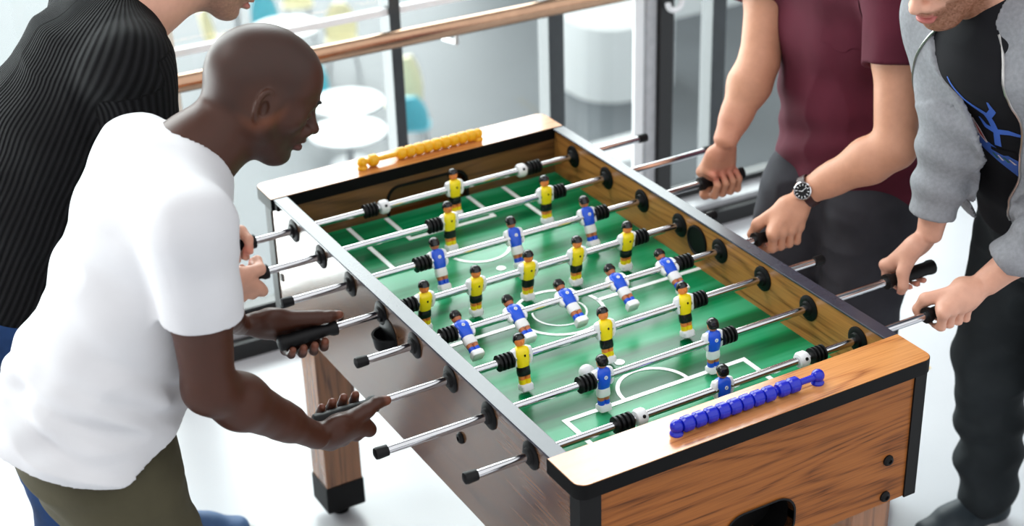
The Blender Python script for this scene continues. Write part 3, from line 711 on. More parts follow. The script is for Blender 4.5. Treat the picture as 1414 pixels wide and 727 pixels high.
def frame(yaw, pitch, roll=0):
    """head axes: X forward, Y left, Z up; yaw about Z from +x, pitch = degrees downward"""
    R = Matrix.Rotation(math.radians(yaw), 3, 'Z') @ Matrix.Rotation(math.radians(pitch), 3, 'Y') @ Matrix.Rotation(math.radians(roll), 3, 'X')
    return np.array([list(R.col[0]), list(R.col[1]), list(R.col[2])], np.float32)
class Head:
    def __init__(s, c, R, sc=1.0): s.c = A3(*c); s.R = R; s.sc = sc
    def p(s, x, y, z): return s.c+s.sc*(x*s.R[0]+y*s.R[1]+z*s.R[2])
    def loc(s, P): return (P-s.c) @ s.R.T/s.sc
    def build(s, S, neck_base, nr=.055, jaw=1.0, nose=1.0):
        k = s.sc; R = s.R
        def p(x, y, z): return s.p(x, y, z-(.010*min(1, max(0, (x-.065)/.01)) if -.05 < z < .05 else (.005 if z > -.09 and z < -.05 and x > .07 else 0)))
        S.ell(p(-.012, 0, .030), (.098*k, .074*k, .088*k), R, .02)
        S.ell(p(-.030, 0, .012), (.080*k, .070*k, .075*k), R, .03)
        S.ell(p(.040, 0, .030), (.052*k, .062*k, .058*k), R, .03)
        S.ell(p(.030, 0, -.040), (.058*k, .055*k*jaw, .078*k), R, .03)
        for y in (-1, 1):
            S.cone(p(-.005, y*.056, -.045), p(.050, y*.022, -.103), .020*k, .018*k, .03)
            S.cone(p(-.008, y*.058, -.010), p(-.005, y*.056, -.05), .018*k, .018*k, .03)
            S.ell(p(.052, y*.040, -.018), (.026*k, .024*k, .020*k), R, .025)
        S.ell(p(.066, 0, -.106), (.024*k, .026*k, .018*k), R, .025)
        S.cone(p(.076, -.036, .020), p(.090, -.008, .021), .0105*k, .0115*k, .012); S.cone(p(.076, .036, .020), p(.090, .008, .021), .0105*k, .0115*k, .012)
        for y in (-1, 1): S.ell(p(.096, y*.032, .000), (.021*k, .018*k, .0115*k), R, .012, True)
        S.cone(p(.088, 0, .012), p(.106*nose, 0, -.024), .0085*k, .0105*k, .010); S.ell(p(.111*nose, 0, -.0315), (.0135*k, .0125*k, .0105*k), R, .008)
        for y in (-1, 1):
            S.ell(p(.097, y*.0145, -.0345), (.013*k, .0090*k, .0085*k), R, .006); S.ell(p(.1, y*.007, -.041), (.006*k, .0035*k, .004*k), R, .003, True)
            S.ell(p(.0775, y*.0325, .001), (.0125*k, .0135*k, .0105*k), R, .004)
        S.ell(p(.083, 0, -.056), (.016*k, .030*k, .016*k), R, .02)
        S.ell(p(.096, 0, -.0595), (.0115*k, .024*k, .0070*k), R, .005); S.ell(p(.094, 0, -.0755), (.0120*k, .021*k, .0085*k), R, .005)
        S.ell(p(.104, 0, -.067), (.015*k, .022*k, .0016*k), R, .004, True)
        for y in (-1, 1):   # ears
            e = p(-.012, y*.0765, -.006); back = nrm(-R[0]*.90+R[1]*y*.43); n_ = nrm(np.cross(back, R[2])); tilt = .20
            a_ = nrm(-back*math.cos(tilt)+R[2]*math.sin(tilt)*.6); b_ = nrm(R[2]-a_*(R[2]@a_)); RR = np.array([a_, nrm(np.cross(b_, a_)), b_])
            S.ell(e, (.017*k, .0065*k, .030*k), RR, .006)
            ring = [e+R[1]*y*.0055*k+(a_*math.cos(math.radians(t_))*.0165+b_*math.sin(math.radians(t_))*.0300)*k for t_ in range(20, 300, 20)]
            S.chain(ring, [.0042*k]*len(ring), .003)
            S.ell(e+R[1]*y*.0075*k+a_*.002*k-b_*.003*k, (.0085*k, .007*k, .0150*k), RR, .003, True)
            S.ell(e-b_*.029*k+a_*.004*k+R[1]*y*.003, (.0075*k, .006*k, .0085*k), RR, .005)
            S.ell(e+a_*.0135*k-b_*.004*k+R[1]*y*.003*k, (.0045*k, .005*k, .007*k), RR, .004)
        S.eseg(p(-.028, 0, -.045), neck_base, (nr*k, nr*k), (nr*1.08, nr*1.08), R[1], .035)
        S.cone(p(.005, 0, -.075), np.asarray(neck_base)+R[0]*.012, .036*k, .045, .03)
    def eyes(s, root):
        for y in (-1, 1):
            m = MB(); m.ball(Vector(s.p(.0765, y*.0325, -.0095)), .0123*s.sc, 16); e = part(m, 'eye', eye_w, root)
            m = MB(); m.ball(Vector(s.p(.0858, y*.0325, -.0115)), .0048*s.sc, 12); part(m, 'iris', eye_d, e)
    def brows(s, root, mat):
        for y in (-1, 1):
            m = MB(); m.tube([Vector(s.p(*q)) for q in ((.1005, y*.009, .0125), (.1000, y*.018, .0150), (.0945, y*.028, .0175), (.0855, y*.038, .0165), (.077, y*.045, .0125))], [.0022*s.sc, .0036*s.sc, .0036*s.sc, .0030*s.sc, .0014*s.sc], 8); part(m, 'eyebrow', mat, root, smooth=180)
    def hair(s, root, mat, h=.003, front=.055, low=-.03, th=.012, name='hair'):
        lo = s.c-.15; S = SDF(lo, s.c+.15, h); k = s.sc
        S.ell(s.p(-.012, 0, .030), ((.098+th)*k, (.074+th*.8)*k, (.088+th)*k), s.R, .02); S.ell(s.p(-.030, 0, .012), ((.080+th)*k, (.070+th*.8)*k, (.075+th)*k), s.R, .03)
        S.displace(lambda P: .004*(vnoise(s.loc(P)*A3(40, 120, 120))-.5))
        S.cut(lambda P: (lambda q: np.maximum(q[:, 0]-(front+(q[:, 2]-.03)*-.3), (low+.9*np.maximum(q[:, 0]+.02, 0))-q[:, 2])*.8)(s.loc(P)))
        me = S.mesh(name); return link_mesh(name, me, mat, root, 180)
def hand(S, G, A, P, sgn, W, sc=1.0, thumb='wrap', curl=1.0):
    """a hand closed on a rod handle at G. A: along the handle towards the thumb, P: side on which the palm lies, sgn: turning sense of the fingers, W: wrist"""
    G = A3(*G); A = nrm(A); P = A3(*P); P = nrm(P-A*(P@A)); Q = np.cross(A, P)*sgn; W = A3(*W)
    pos = lambda p, q, a: G+sc*(P*p+Q*q+A*a)
    tips = []
    mid = pos(.030, 0, 0)
    for i, (a, ln_) in enumerate(zip((.0325, .0108, -.0112, -.0320), (1.0, 1.06, 1.0, .88))):
        o = 1-curl; f = .9 if i == 3 else 1.0
        mcp = pos(.0275+.004*o, .024+.004*o, a*1.03); pip = pos(-.004*ln_+.010*o, .0325+.006*o, a); dip = pos(-.0262*ln_+.010*o, .0135*ln_+.014*o, a*.97); tip = pos(-.0225*ln_+.003*o, -.0085*ln_+.020*o, a*.95)
        S.cone(mcp, pip, .0104*sc*f, .0090*sc*f, .003); S.cone(pip, dip, .0090*sc*f, .0081*sc*f, .003); S.cone(dip, tip, .0081*sc*f, .0071*sc*f, .003)
        S.ell(pip, (.0099*sc*f,)*3, None, .003); S.ell(mcp+(mcp-G)*.06, (.0118*sc*f,)*3, None, .006)
        car = W+(mcp-W)*.18+A*(a*.35)
        S.cone(car, mcp, .0150*sc, .0100*sc, .007)
        tips.append((tip-P*.004*sc, i))
    S.ell((W*.45+mid*.55), (.030*sc, .036*sc, .016*sc), np.array([nrm(mid-W), nrm(np.cross(P, nrm(mid-W))), nrm(np.cross(nrm(mid-W), np.cross(P, nrm(mid-W))))]), .02)
    cmc = W+(pos(.020, -.010, .030)-W)*.35+A*.012
    if thumb == 'along':
        mc = pos(.020, -.018, .030); ip = pos(.0140, -.0205, .050); tp = pos(.0130, -.0175, .069)
    else:
        mc = pos(.016, -.026, .034); ip = pos(-.012, -.027, .040); tp = pos(-.031, -.010, .037)
    S.cone(cmc, mc, .0165*sc, .0130*sc, .014); S.cone(mc, ip, .0125*sc, .0108*sc, .006); S.cone(ip, tp, .0108*sc, .0085*sc, .004)
    S.cone(cmc, pos(.026, .010, .026), .015*sc, .012*sc, .014)
    tips.append((tp, 4)); return tips, W
def arm(S, sh, el, wr, sc=1.0, U=None, up=.050):
    sh, el, wr = A3(*sh), A3(*el), A3(*wr); d = nrm(wr-el); L = np.linalg.norm(wr-el)
    S.cone(sh, sh+(el-sh)*.45, up*1.05*sc, up*.98*sc, .03); S.cone(sh+(el-sh)*.45, el, up*.98*sc, .040*sc, .03)
    q = el+(wr-el)*.28; S.cone(el, q, .040*sc, .044*sc, .02); S.cone(q, el+(wr-el)*.72, .044*sc, .031*sc, .02)
    U = A3(*U) if U is not None else A3(0, 1, 0); S.eseg(el+(wr-el)*.66, wr, (.034*sc, .029*sc), (.029*sc, .0215*sc), U, .015, .9)
def folds(sx, sy, sz, amp, seed=0, ridge=True, R=None):
    def f(P):
        q = P @ R.T if R is not None else P
        n = vnoise(q*A3(sx, sy, sz)+seed*7.3)
        n2 = vnoise(q*A3(sx, sy, sz)*2.1+seed*3.1+11)
        v = (1-np.abs(2*n-1)*1.6) if ridge else (2*n-1)
        return amp*(v+.4*(2*n2-1))
    return f
def seg_t(P, a, b):
    a = A3(*a); b = A3(*b); ab = b-a; return ((P-a) @ ab)/float(ab@ab)
def seg_d(P, a, b):
    a = A3(*a); b = A3(*b); ab = b-a; t = np.clip(((P-a) @ ab)/float(ab@ab), 0, 1); return np.linalg.norm(P-a-t[:, None]*ab, axis=1)
def shoe(name, heel, toe, mat, root, w=.047):
    h = A3(*heel); t_ = A3(*toe); d = nrm(t_-h); L = float(np.linalg.norm(t_-h))
    S = SDF(np.minimum(h, t_)-A3(.09, .09, .02), np.maximum(h, t_)+A3(.09, .09, .16), .004)
    U = A3(-d[1], d[0], 0)
    S.eseg(h+d*.035+A3(0, 0, .038), h+d*L*.6+A3(0, 0, .034), (.036, .040), (w, .036), U, .02, .9)
    S.eseg(h+d*L*.55+A3(0, 0, .032), t_-d*.045+A3(0, 0, .026), (w, .034), (w*.85, .026), U, .02, 1.2)
    S.cone(h+d*.04+A3(0, 0, .04), h+d*.055+A3(0, 0, .105), .040, .042, .02); S.cone(h+d*.05+A3(0, 0, .09), t_-d*.10+A3(0, 0, .045), .030, .02, .03)
    S.cut(lambda P: .012-P[:, 2])
    sh = link_mesh(name, S.mesh(name), mat, root, 180)
    m = MB(); U3 = Vector(U); D3 = Vector(d); H3 = Vector(h)
    rg = []
    for z, g in ((0.0005, .0), (.004, .003), (.016, .003), (.018, .0)):
        r = []
        for i in range(28):
            a = 2*PI*i/28; u, v = math.cos(a), math.sin(a)
            ww = (w+g)*(1.0 if u > -.1 else .84); r.append(Vector((H3.x, H3.y, 0))+D3*(L/2+u*(L/2+g))+U3*ww*math.copysign(abs(v)**.8, v)+Vector((0, 0, z)))
        rg.append(r)
    m.loft(rg); part(m, 'sole', sole_m, sh)
def bvh_of(o):
    me = o.data; off = Vector((0, 0, 0)); q = o
    v = [x.co for x in me.vertices]; return BVHTree.FromPolygons([tuple(c) for c in v], [tuple(p.vertices) for p in me.polygons])
def tint_skin(me, V, base, pts):
    """base skin colour and coloured patches: (centre, radius, colour, strength)"""
    c = np.tile(np.array(base[:3], np.float32), (len(V), 1))
    for ct, r, col, st in pts:
        w = np.clip(1-np.linalg.norm(V-np.asarray(ct, np.float32), axis=1)/r, 0, 1)[:, None]; w = np.minimum(1, w*1.8)*st
        c = c*(1-w)+np.array(col[:3], np.float32)*w
    return c
def face_tint(c, H, V, beard=None, bst=.8, brow=(.02, .012, .008), lips=None, scalp=None):
    q = H.loc(V); x, y, z = q.T
    sm = lambda v, a, b: np.clip((v-a)/(b-a), 0, 1)
    inh = np.linalg.norm(q, axis=1) < .17
    def put(w, col):
        nonlocal c
        w = (w*inh)[:, None]; c = c*(1-w)+np.array(col[:3], np.float32)*w
    if beard is not None:
        w = sm(x, -.012, .012)*sm(-z, .030, .052)*(1-sm(-z, .122, .15))*np.where(x < .075, 1, sm(np.abs(y)*0-z, .05, .058))
        w = np.clip(w, 0, 1)*bst*(.55+.45*vnoise(V*400)); put(w, beard)
    if lips is not None: put(((np.abs(y) < .024)*(x > .086)*np.exp(-(((z+.072)/.0105)**2)**2))*.8, lips)
    put(np.exp(-(((z-.0135+.12*np.maximum(np.abs(y)-.03, 0))/.0050)**2))*(x > .06)*sm(np.abs(y), .008, .014)*(1-sm(np.abs(y), .042, .054))*.9, brow)
    if scalp is not None:
        w = sm(.060-x+.35*(z-.06), 0, .022)*sm(z-(-.048+.75*np.maximum(x+.02, 0)), 0, .018); put(w*.8, scalp)
    return c
# ------------------------------------------------------------------ man in the white T-shirt
def man_white():
    root = empty('person', (-.97, .40, 0), 'person in a white T-shirt bending over the table, gripping two left rods', 'person')
    shR, elR, wrR = (-.862, .178, 1.372), (-.866, .182, 1.078), (-.662, .258, .868)
    shL, elL, wrL = (-.825, .560, 1.345), (-.765, .490, 1.075), (-.662, .628, .925)
    nb = A3(-.780, .392, 1.395)
    H = Head((-.640, .392, 1.484), frame(-13, 27), .945)
    S = SDF((-1.20, .02, .80), (-.40, .76, 1.66), .003)
    H.build(S, nb, .056)
    sp = [((-.835, .392, 1.335), .14, .07), ((-.935, .392, 1.18), .135, .080), ((-1.0, .392, 1.03), .125, .075), ((-1.03, .392, .90), .13, .08)]
    S.tube(sp, (0, 1, 0), .05); S.cone(nb, (-.85, .392, 1.33), .060, .09, .05)
    for sh, s_ in ((shR, 1), (shL, -1)): S.cone((-.82, .392, 1.355), sh, .045, .046, .04)
    arm(S, shR, elR, wrR, 1.06); arm(S, shL, elL, wrL, 1.06)
    tR, _ = hand(S, (-.586, .30, ZR), (1, 0, 0), (0, -.93, -.36), 1, wrR, 1.13, 'along')
    tL, _ = hand(S, (-.533, .60, ZR), (1, 0, 0), (0, .84, .54), -1, wrL, 1.12, 'along', .55)
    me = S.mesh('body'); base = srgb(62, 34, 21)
    c = tint_skin(me, S.V, base, [(t_, .016, srgb(150, 92, 72), .6) for t_, i in tR+tL]+[((H.p(-.014, -.085, -.004)), .052, srgb(118, 68, 42), .85)])  # near ear painted lighter and warmer, as if light fell on it
    c = face_tint(c, H, S.V, beard=srgb(36, 23, 18), bst=.7, lips=srgb(92, 50, 46), scalp=srgb(50, 36, 30))
    add_col(me, c); link_mesh('body', me, skinD, root, 180); H.eyes(root); H.brows(root, hair_k)
    # T-shirt
    T = SDF((-1.30, .02, .84), (-.66, .76, 1.54), .004)
    st = [((-.826, .392, 1.362), .140, .070), ((-.870, .392, 1.285), .178, .116), ((-.922, .400, 1.18), .164, .114), ((-.982, .402, 1.05), .166, .128), ((-1.035, .392, .93), .184, .144), ((-1.05, .392, .84), .184, .146)]
    T.tube(st, (0, 1, 0), .05)
    for sh, el in ((shR, elR), (shL, elL)): T.short_sleeve((-.815, .392, 1.362), sh, el, .54, .066, .0655, .08)
    Rm = np.array([nrm((-.9, 0, .35)), (0, 1, 0), nrm((.35, 0, .93))], np.float32)
    def fold(P):
        low = np.clip((1.25-P[:, 2])/.25, .15, 1)
        f = folds(5, 10, 18, .015, 1, R=Rm)(P)*low+folds(9, 5, 9, .006, 2, False)(P)
        # drag lines running from the armpit down to the waist
        return f+.006*np.sin((P[:, 0]*.8+P[:, 2]*1.1)*75+6*vnoise(P*6))*np.clip((1.12-P[:, 2])/.08, 0, 1)*np.clip((P[:, 2]-.98)/.06, 0, 1)
    T.displace(fold)
    T.shell(.009)
    T.cut(lambda P: (.958+1.0*(P[:, 0]+1.05)**2-.10*(P[:, 1]-.392)**2*4)-P[:, 2])
    nk = nrm(H.p(-.03, 0, -.05)-nb); T.cut(lambda P: np.minimum(.069-np.linalg.norm((P-nb)-((P-nb) @ nk)[:, None]*nk, axis=1), (P-nb) @ nk+.055))
    shirt = link_mesh('t_shirt', T.mesh('t_shirt'), tee_w, root, 180)
    m = MB(); u = nrm(np.cross(nk, (0, 1, 0))); v = np.cross(nk, u); bv = bvh_of(shirt)
    # trousers and shoes
    L = SDF((-1.32, .08, .03), (-.66, .74, 1.06), .005)
    L.tube([((-1.015, .392, 1.02), .150, .108), ((-1.02, .392, .90), .158, .125), ((-1.01, .392, .84), .150, .12)], (0, 1, 0), .04)
    legR = [(-1.005, .290, .84), (-.925, .270, .50), (-.985, .262, .10)]; legL = [(-1.0, .495, .84), (-.905, .52, .50), (-.925, .54, .10)]
    for lg in (legR, legL): L.chain(lg, (.100, .078, .062), .03)
    L.displace(folds(7, 7, 22, .006, 4)); L.cut(lambda P: .07-P[:, 2]); L.shell(.012)
    link_mesh('trousers', L.mesh('trousers'), olive, root, 180)
    shoe('shoe', (-1.06, .262, 0), (-.78, .25, 0), shoe_k, root); shoe('shoe', (-.98, .555, 0), (-.70, .57, 0), shoe_k, root)
man_white()
# ------------------------------------------------------------------ man in the black ribbed sweater
def man_sweater():
    root = empty('person', (-.95, 1.0, 0), 'person in a black ribbed sweater and blue jeans behind the white T-shirt', 'person')
    shR, elR, wrR = (-.745, .805, 1.405), (-.735, .790, 1.09), (-.618, .860, .905)
    shL, elL, wrL = (-.700, 1.19, 1.42), (-.640, 1.20, 1.12), (-.590, 1.06, .925)
    nb = A3(-.655, 1.0, 1.465)
    H = Head((-.478, .995, 1.548), frame(-8, 33), 1.0)
    S = SDF((-1.1, .68, .80), (-.28, 1.32, 1.74), .0033)
    H.build(S, nb, .058, 1.04)
    S.tube([((-.78, 1.0, 1.36), .16, .09), ((-.90, 1.0, 1.18), .14, .09), ((-1.0, 1.0, 1.0), .14, .09)], (0, 1, 0), .05); S.cone(nb, (-.76, 1.0, 1.38), .062, .09, .05)
    for sh in (shR, shL): S.cone((-.72, 1.0, 1.41), sh, .055, .058, .05)
    arm(S, shR, elR, wrR, 1.0); arm(S, shL, elL, wrL, 1.0)
    tR, _ = hand(S, (-.548, .90, ZR), (1, 0, 0), (0, -.80, -.20), 1, wrR, 1.0, 'wrap'); tL, _ = hand(S, (-.520, 1.05, ZR), (1, 0, 0), (0, .85, .4), -1, wrL, 1.0, 'wrap')
    me = S.mesh('body'); base = srgb(226, 172, 148)
    c = tint_skin(me, S.V, base, [(t_, .02, srgb(226, 140, 120), .5) for t_, i in tR+tL])
    c = face_tint(c, H, S.V, beard=srgb(112, 82, 66), bst=.75, lips=srgb(196, 118, 108), brow=srgb(80, 56, 40))
    add_col(me, c); link_mesh('body', me, skinL, root, 180); H.eyes(root); H.brows(root, hair_d); H.hair(root, hair_d)
    T = SDF((-1.26, .66, .84), (-.52, 1.34, 1.60), .004)
    st = [((-.700, 1.0, 1.425), .150, .080), ((-.765, 1.0, 1.365), .192, .122), ((-.860, 1.0, 1.24), .185, .140), ((-.950, 1.0, 1.10), .178, .142), ((-1.01, 1.0, .98), .176, .138), ((-1.03, 1.0, .90), .172, .132)]
    T.tube(st, (0, 1, 0), .05)
    for sh, el, wr in ((shR, elR, wrR), (shL, elL, wrL)):
        a, b, w_ = A3(*sh), A3(*el), A3(*wr); T.cone((-.715, 1.0, 1.42), sh, .068, .076, .06); T.cone(a, b, .077, .060, .03); T.cone(b, b+(w_-b)*.9, .060, .042, .025)
    T.displace(folds(7, 7, 12, .007, 9)); T.displace(lambda P: .006*np.sin(P[:, 2]*70+5*vnoise(P*5))*(seg_d(P, elR, shR) < .12)*np.clip((1.25-P[:, 2])/.1, 0, 1))
    T.shell(.010)
    T.cut(lambda P: (.925+.12*(P[:, 0]+1.02))-P[:, 2])
    for el, wr in ((elR, wrR), (elL, wrL)):
        e = A3(*el); w_ = A3(*wr); d = nrm(w_-e); cp = e+(w_-e)*.86; T.cut(lambda P: np.where(np.linalg.norm(P-w_, axis=1) < .13, (P-cp) @ d, -1))
    nk = nrm(H.p(-.03, 0, -.05)-nb); T.cut(lambda P: np.minimum(.070-np.linalg.norm((P-nb)-((P-nb) @ nk)[:, None]*nk, axis=1), (P-nb) @ nk+.035))
    me = T.mesh('sweater'); V = T.V
    # rib phase: around the trunk, and around each sleeve
    a, b = A3(-1.02, 1.0, .95), A3(-.76, 1.0, 1.38); w = nrm(b-a); Y = A3(0, 1, 0); X = np.cross(Y, w)
    th = np.arctan2((V-a) @ Y, (V-a) @ X)*96
    for sh, el, wr in ((shR, elR, wrR), (shL, elL, wrL)):
        for p, q, n in ((sh, el, 34), (el, wr, 34)):
            p_, q_ = A3(*p), A3(*q); ww = nrm(q_-p_); xx = nrm(np.cross(A3(.3, -.2, .1) if abs(ww[2]) > .5 else A3(0, 0, 1), ww)); yy = np.cross(ww, xx)
            sel = (seg_d(V, p, q) < .082) & (seg_t(V, p, q) > (-.10 if p is sh else 0)) & (np.abs(V[:, 1]-1.0) > .14)
            th = np.where(sel, np.arctan2((V-p_) @ yy, (V-p_) @ xx)*n, th)
    add_val(me, 'rib', th); link_mesh('sweater', me, knit, root, 180)
    L = SDF((-1.32, .70, .03), (-.50, 1.36, 1.08), .005)
    L.tube([((-1.02, 1.0, 1.04), .150, .108), ((-1.045, 1.0, .93), .160, .122), ((-1.04, 1.0, .86), .152, .12)], (0, 1, 0), .04)
    L.chain([(-1.035, .895, .86), (-.985, .885, .50), (-1.02, .885, .09)], (.100, .076, .060), .03); L.chain([(-1.03, 1.10, .86), (-.86, 1.14, .50), (-.70, 1.205, .10)], (.100, .074, .060), .03)
    L.displace(folds(8, 8, 20, .006, 12)); L.cut(lambda P: .06-P[:, 2]); L.shell(.012)
    link_mesh('jeans', L.mesh('jeans'), jean, root, 180)
    shoe('shoe', (-1.09, .885, 0), (-.81, .87, 0), shoe_b, root); shoe('shoe', (-.775, 1.27, 0), (-.500, 1.165, 0), shoe_b, root)
man_sweater()
# ------------------------------------------------------------------ man in the maroon T-shirt
def man_maroon():
    root = empty('person', (.87, .57, 0), 'person in a maroon T-shirt and charcoal trousers wearing a wristwatch', 'person')
    shL, elL, wrL = (.802, .411, 1.408), (.715, .302, 1.080), (.590, .438, .952)
    shR, elR, wrR = (.810, .843, 1.403), (.705, .760, 1.130), (.590, .725, .975)
    nb = A3(0.842, 0.634, 1.477)
    H = Head((0.762, 0.644, 1.597), frame(183, 22), 1.0)
    S = SDF((.40, .18, .76), (1.14, 1.02, 1.84), .0033)
    H.build(S, nb, .058)
    S.tube([((0.882, 0.634, 1.382), .165, .09), ((0.907, 0.624, 1.202), .145, .095), ((0.916, 0.613, 1.022), .135, .09), ((0.898, 0.593, 0.893), .15, .095)], (0, 1, 0), .05); S.cone(nb, (0.872, 0.634, 1.382), .062, .09, .05)
    for sh in (shR, shL): S.cone((0.862, 0.634, 1.412), sh, .058, .062, .05)
    arm(S, shL, elL, wrL, 1.10); arm(S, shR, elR, wrR, 1.12)
    tL, _ = hand(S, (.528, .45, ZR), (-1, 0, 0), (0, -.30, .95), -1, wrL, 1.04, 'wrap'); tR, _ = hand(S, (.600, .75, ZR), (-1, 0, 0), (0, .86, -.50), 1, wrR, 1.04, 'wrap')
    me = S.mesh('body'); base = srgb(214, 156, 126)
    c = tint_skin(me, S.V, base, [(t_, .022, srgb(214, 128, 108), .5) for t_, i in tL+tR]+[(wrR, .10, srgb(206, 138, 114), .5)])
    c = face_tint(c, H, S.V, beard=srgb(110, 80, 62), bst=.5, lips=srgb(190, 112, 102), brow=srgb(70, 50, 38)); add_col(me, c)
    link_mesh('body', me, skinL, root, 180); H.eyes(root); H.brows(root, hair_d); H.hair(root, hair_d)
    T = SDF((.62, .22, .78), (1.14, 1.03, 1.60), .004)
    st = [((0.840, 0.634, 1.417), .150, .080), ((0.852, 0.634, 1.362), .205, .128), ((0.868, 0.629, 1.222), .200, .136), ((0.878, 0.619, 1.062), .192, .132), ((0.871, 0.599, 0.930), .190, .134), ((0.863, 0.587, 0.856), .190, .134)]
    T.tube(st, (0, 1, 0), .05)
    for sh, el in ((shR, elR), (shL, elL)): T.short_sleeve((0.855, 0.634, 1.418), sh, el, .50, .078, .074, .06)
    T.displace(folds(7, 7, 3.5, .013, 21)); T.displace(folds(12, 12, 7, .003, 22, False))
    T.displace(lambda P: .004*np.sin((P[:, 2]*1.2+P[:, 1]*.5)*60+5*vnoise(P*5))*np.clip((1.10-P[:, 2])/.1, 0, 1))
    T.shell(.009)
    T.cut(lambda P: (.875+.02*np.sin(P[:, 1]*14))-P[:, 2])
    nk = nrm(H.p(-.03, 0, -.05)-nb); T.cut(lambda P: np.minimum(.070-np.linalg.norm((P-nb)-((P-nb) @ nk)[:, None]*nk, axis=1), (P-nb) @ nk+.045))
    sh_o = link_mesh('t_shirt', T.mesh('t_shirt'), tee_m, root, 180); bv = bvh_of(sh_o)
    # chest pocket on the wearer's left
    rows = []
    for j in range(9):
        r = []
        for i in range(9):
            y = .568-.10*i/8; z = 1.353-.115*j/8-(.012 if j == 8 and 2 < i < 6 else 0)
            hit = bv.ray_cast(Vector((.3, y, z)), Vector((1, 0, 0)))
            if hit[0] is not None: r.append(hit[0]+Vector((-.0022, 0, 0)))
        if len(r) == 9: rows.append(r)
    if len(rows) > 2:
        m = MB(); m.loft(rows, closed=False, cap=False); pk = part(m, 'pocket', tee_m, sh_o, smooth=180)
    L = SDF((.60, .25, .03), (1.12, .92, 1.06), .005)
    L.tube([((0.908, 0.605, 0.967), .148, .108), ((0.890, 0.590, 0.874), .158, .120), ((0.876, 0.580, 0.811), .150, .118)], (0, 1, 0), .04)
    L.chain([(.830, .476, .826), (.795, .462, .482), (.850, .461, .090)], (.108, .082, .062), .03); L.chain([(.800, .665, .826), (.700, .665, .482), (.800, .701, .090)], (.112, .082, .060), .03)
    L.displace(folds(8, 8, 16, .009, 31)); L.cut(lambda P: .06-P[:, 2]); L.shell(.012)
    link_mesh('trousers', L.mesh('trousers'), char_m, root, 180)
    shoe('shoe', (.94, .46, 0), (.66, .44, 0), shoe_k, root); shoe('shoe', (.92, .70, 0), (.64, .72, 0), shoe_k, root)
    # wristwatch
    e, w_ = Vector(elL), Vector(wrL); ax = (w_-e).normalized(); ct = w_-ax*.012
    view = Vector((-.62, -.62, .55)); N = (view-ax*view.dot(ax)).normalized(); B = ax.cross(N)
    m = MB(); rg = []
    for i in range(40):
        a = 2*PI*i/40; rad = N*math.cos(a)*.0295+B*math.sin(a)*.0330; out = rad.normalized()
        rg.append([ct+rad-ax*.010, ct+rad+out*.0028-ax*.009, ct+rad+out*.0028+ax*.009, ct+rad+ax*.010])
    rg.append(rg[0]); m.loft(rg, cap=False); wt = part(m, 'wristwatch', leather, root); wt['label'] = 'wristwatch with dark strap'
    cc = ct+N*.0335
    m = MB(); m.lathe([(-.004, .018), (.0, .0205), (.004, .0205), (.0055, .0185), (.0045, .0175)], cc, N, 32, cap=False); part(m, 'case', chrome, wt)
    m = MB(); m.lathe([(0, .018), (.0036, .018)], cc, N, 32); part(m, 'dial', blk_paint, wt)
    m = MB()
    for i in range(12):
        a = 2*PI*i/12; d = ax*math.cos(a)+B*math.sin(a); q = ax*-math.sin(a)+B*math.cos(a)
        m.loft([[cc+N*.0042+d*r+q*s_ for r, s_ in ((.0115, -.0008), (.0158, -.0008), (.0158, .0008), (.0115, .0008))], [cc+N*.0036+d*r+q*s_ for r, s_ in ((.0115, -.0008), (.0158, -.0008), (.0158, .0008), (.0115, .0008))]])
    part(m, 'hour_marks', white_pl, wt, smooth=0)
    m = MB()
    for a, ln_ in ((.5, .008), (2.9, .013)):
        d = ax*math.cos(a)+B*math.sin(a); q = ax*-math.sin(a)+B*math.cos(a)
        m.loft([[cc+N*z+d*r+q*s_ for r, s_ in ((-.002, -.0006), (ln_, -.0006), (ln_, .0006), (-.002, .0006))] for z in (.0046, .0050)])
    part(m, 'hands', white_pl, wt, smooth=0)
man_maroon()
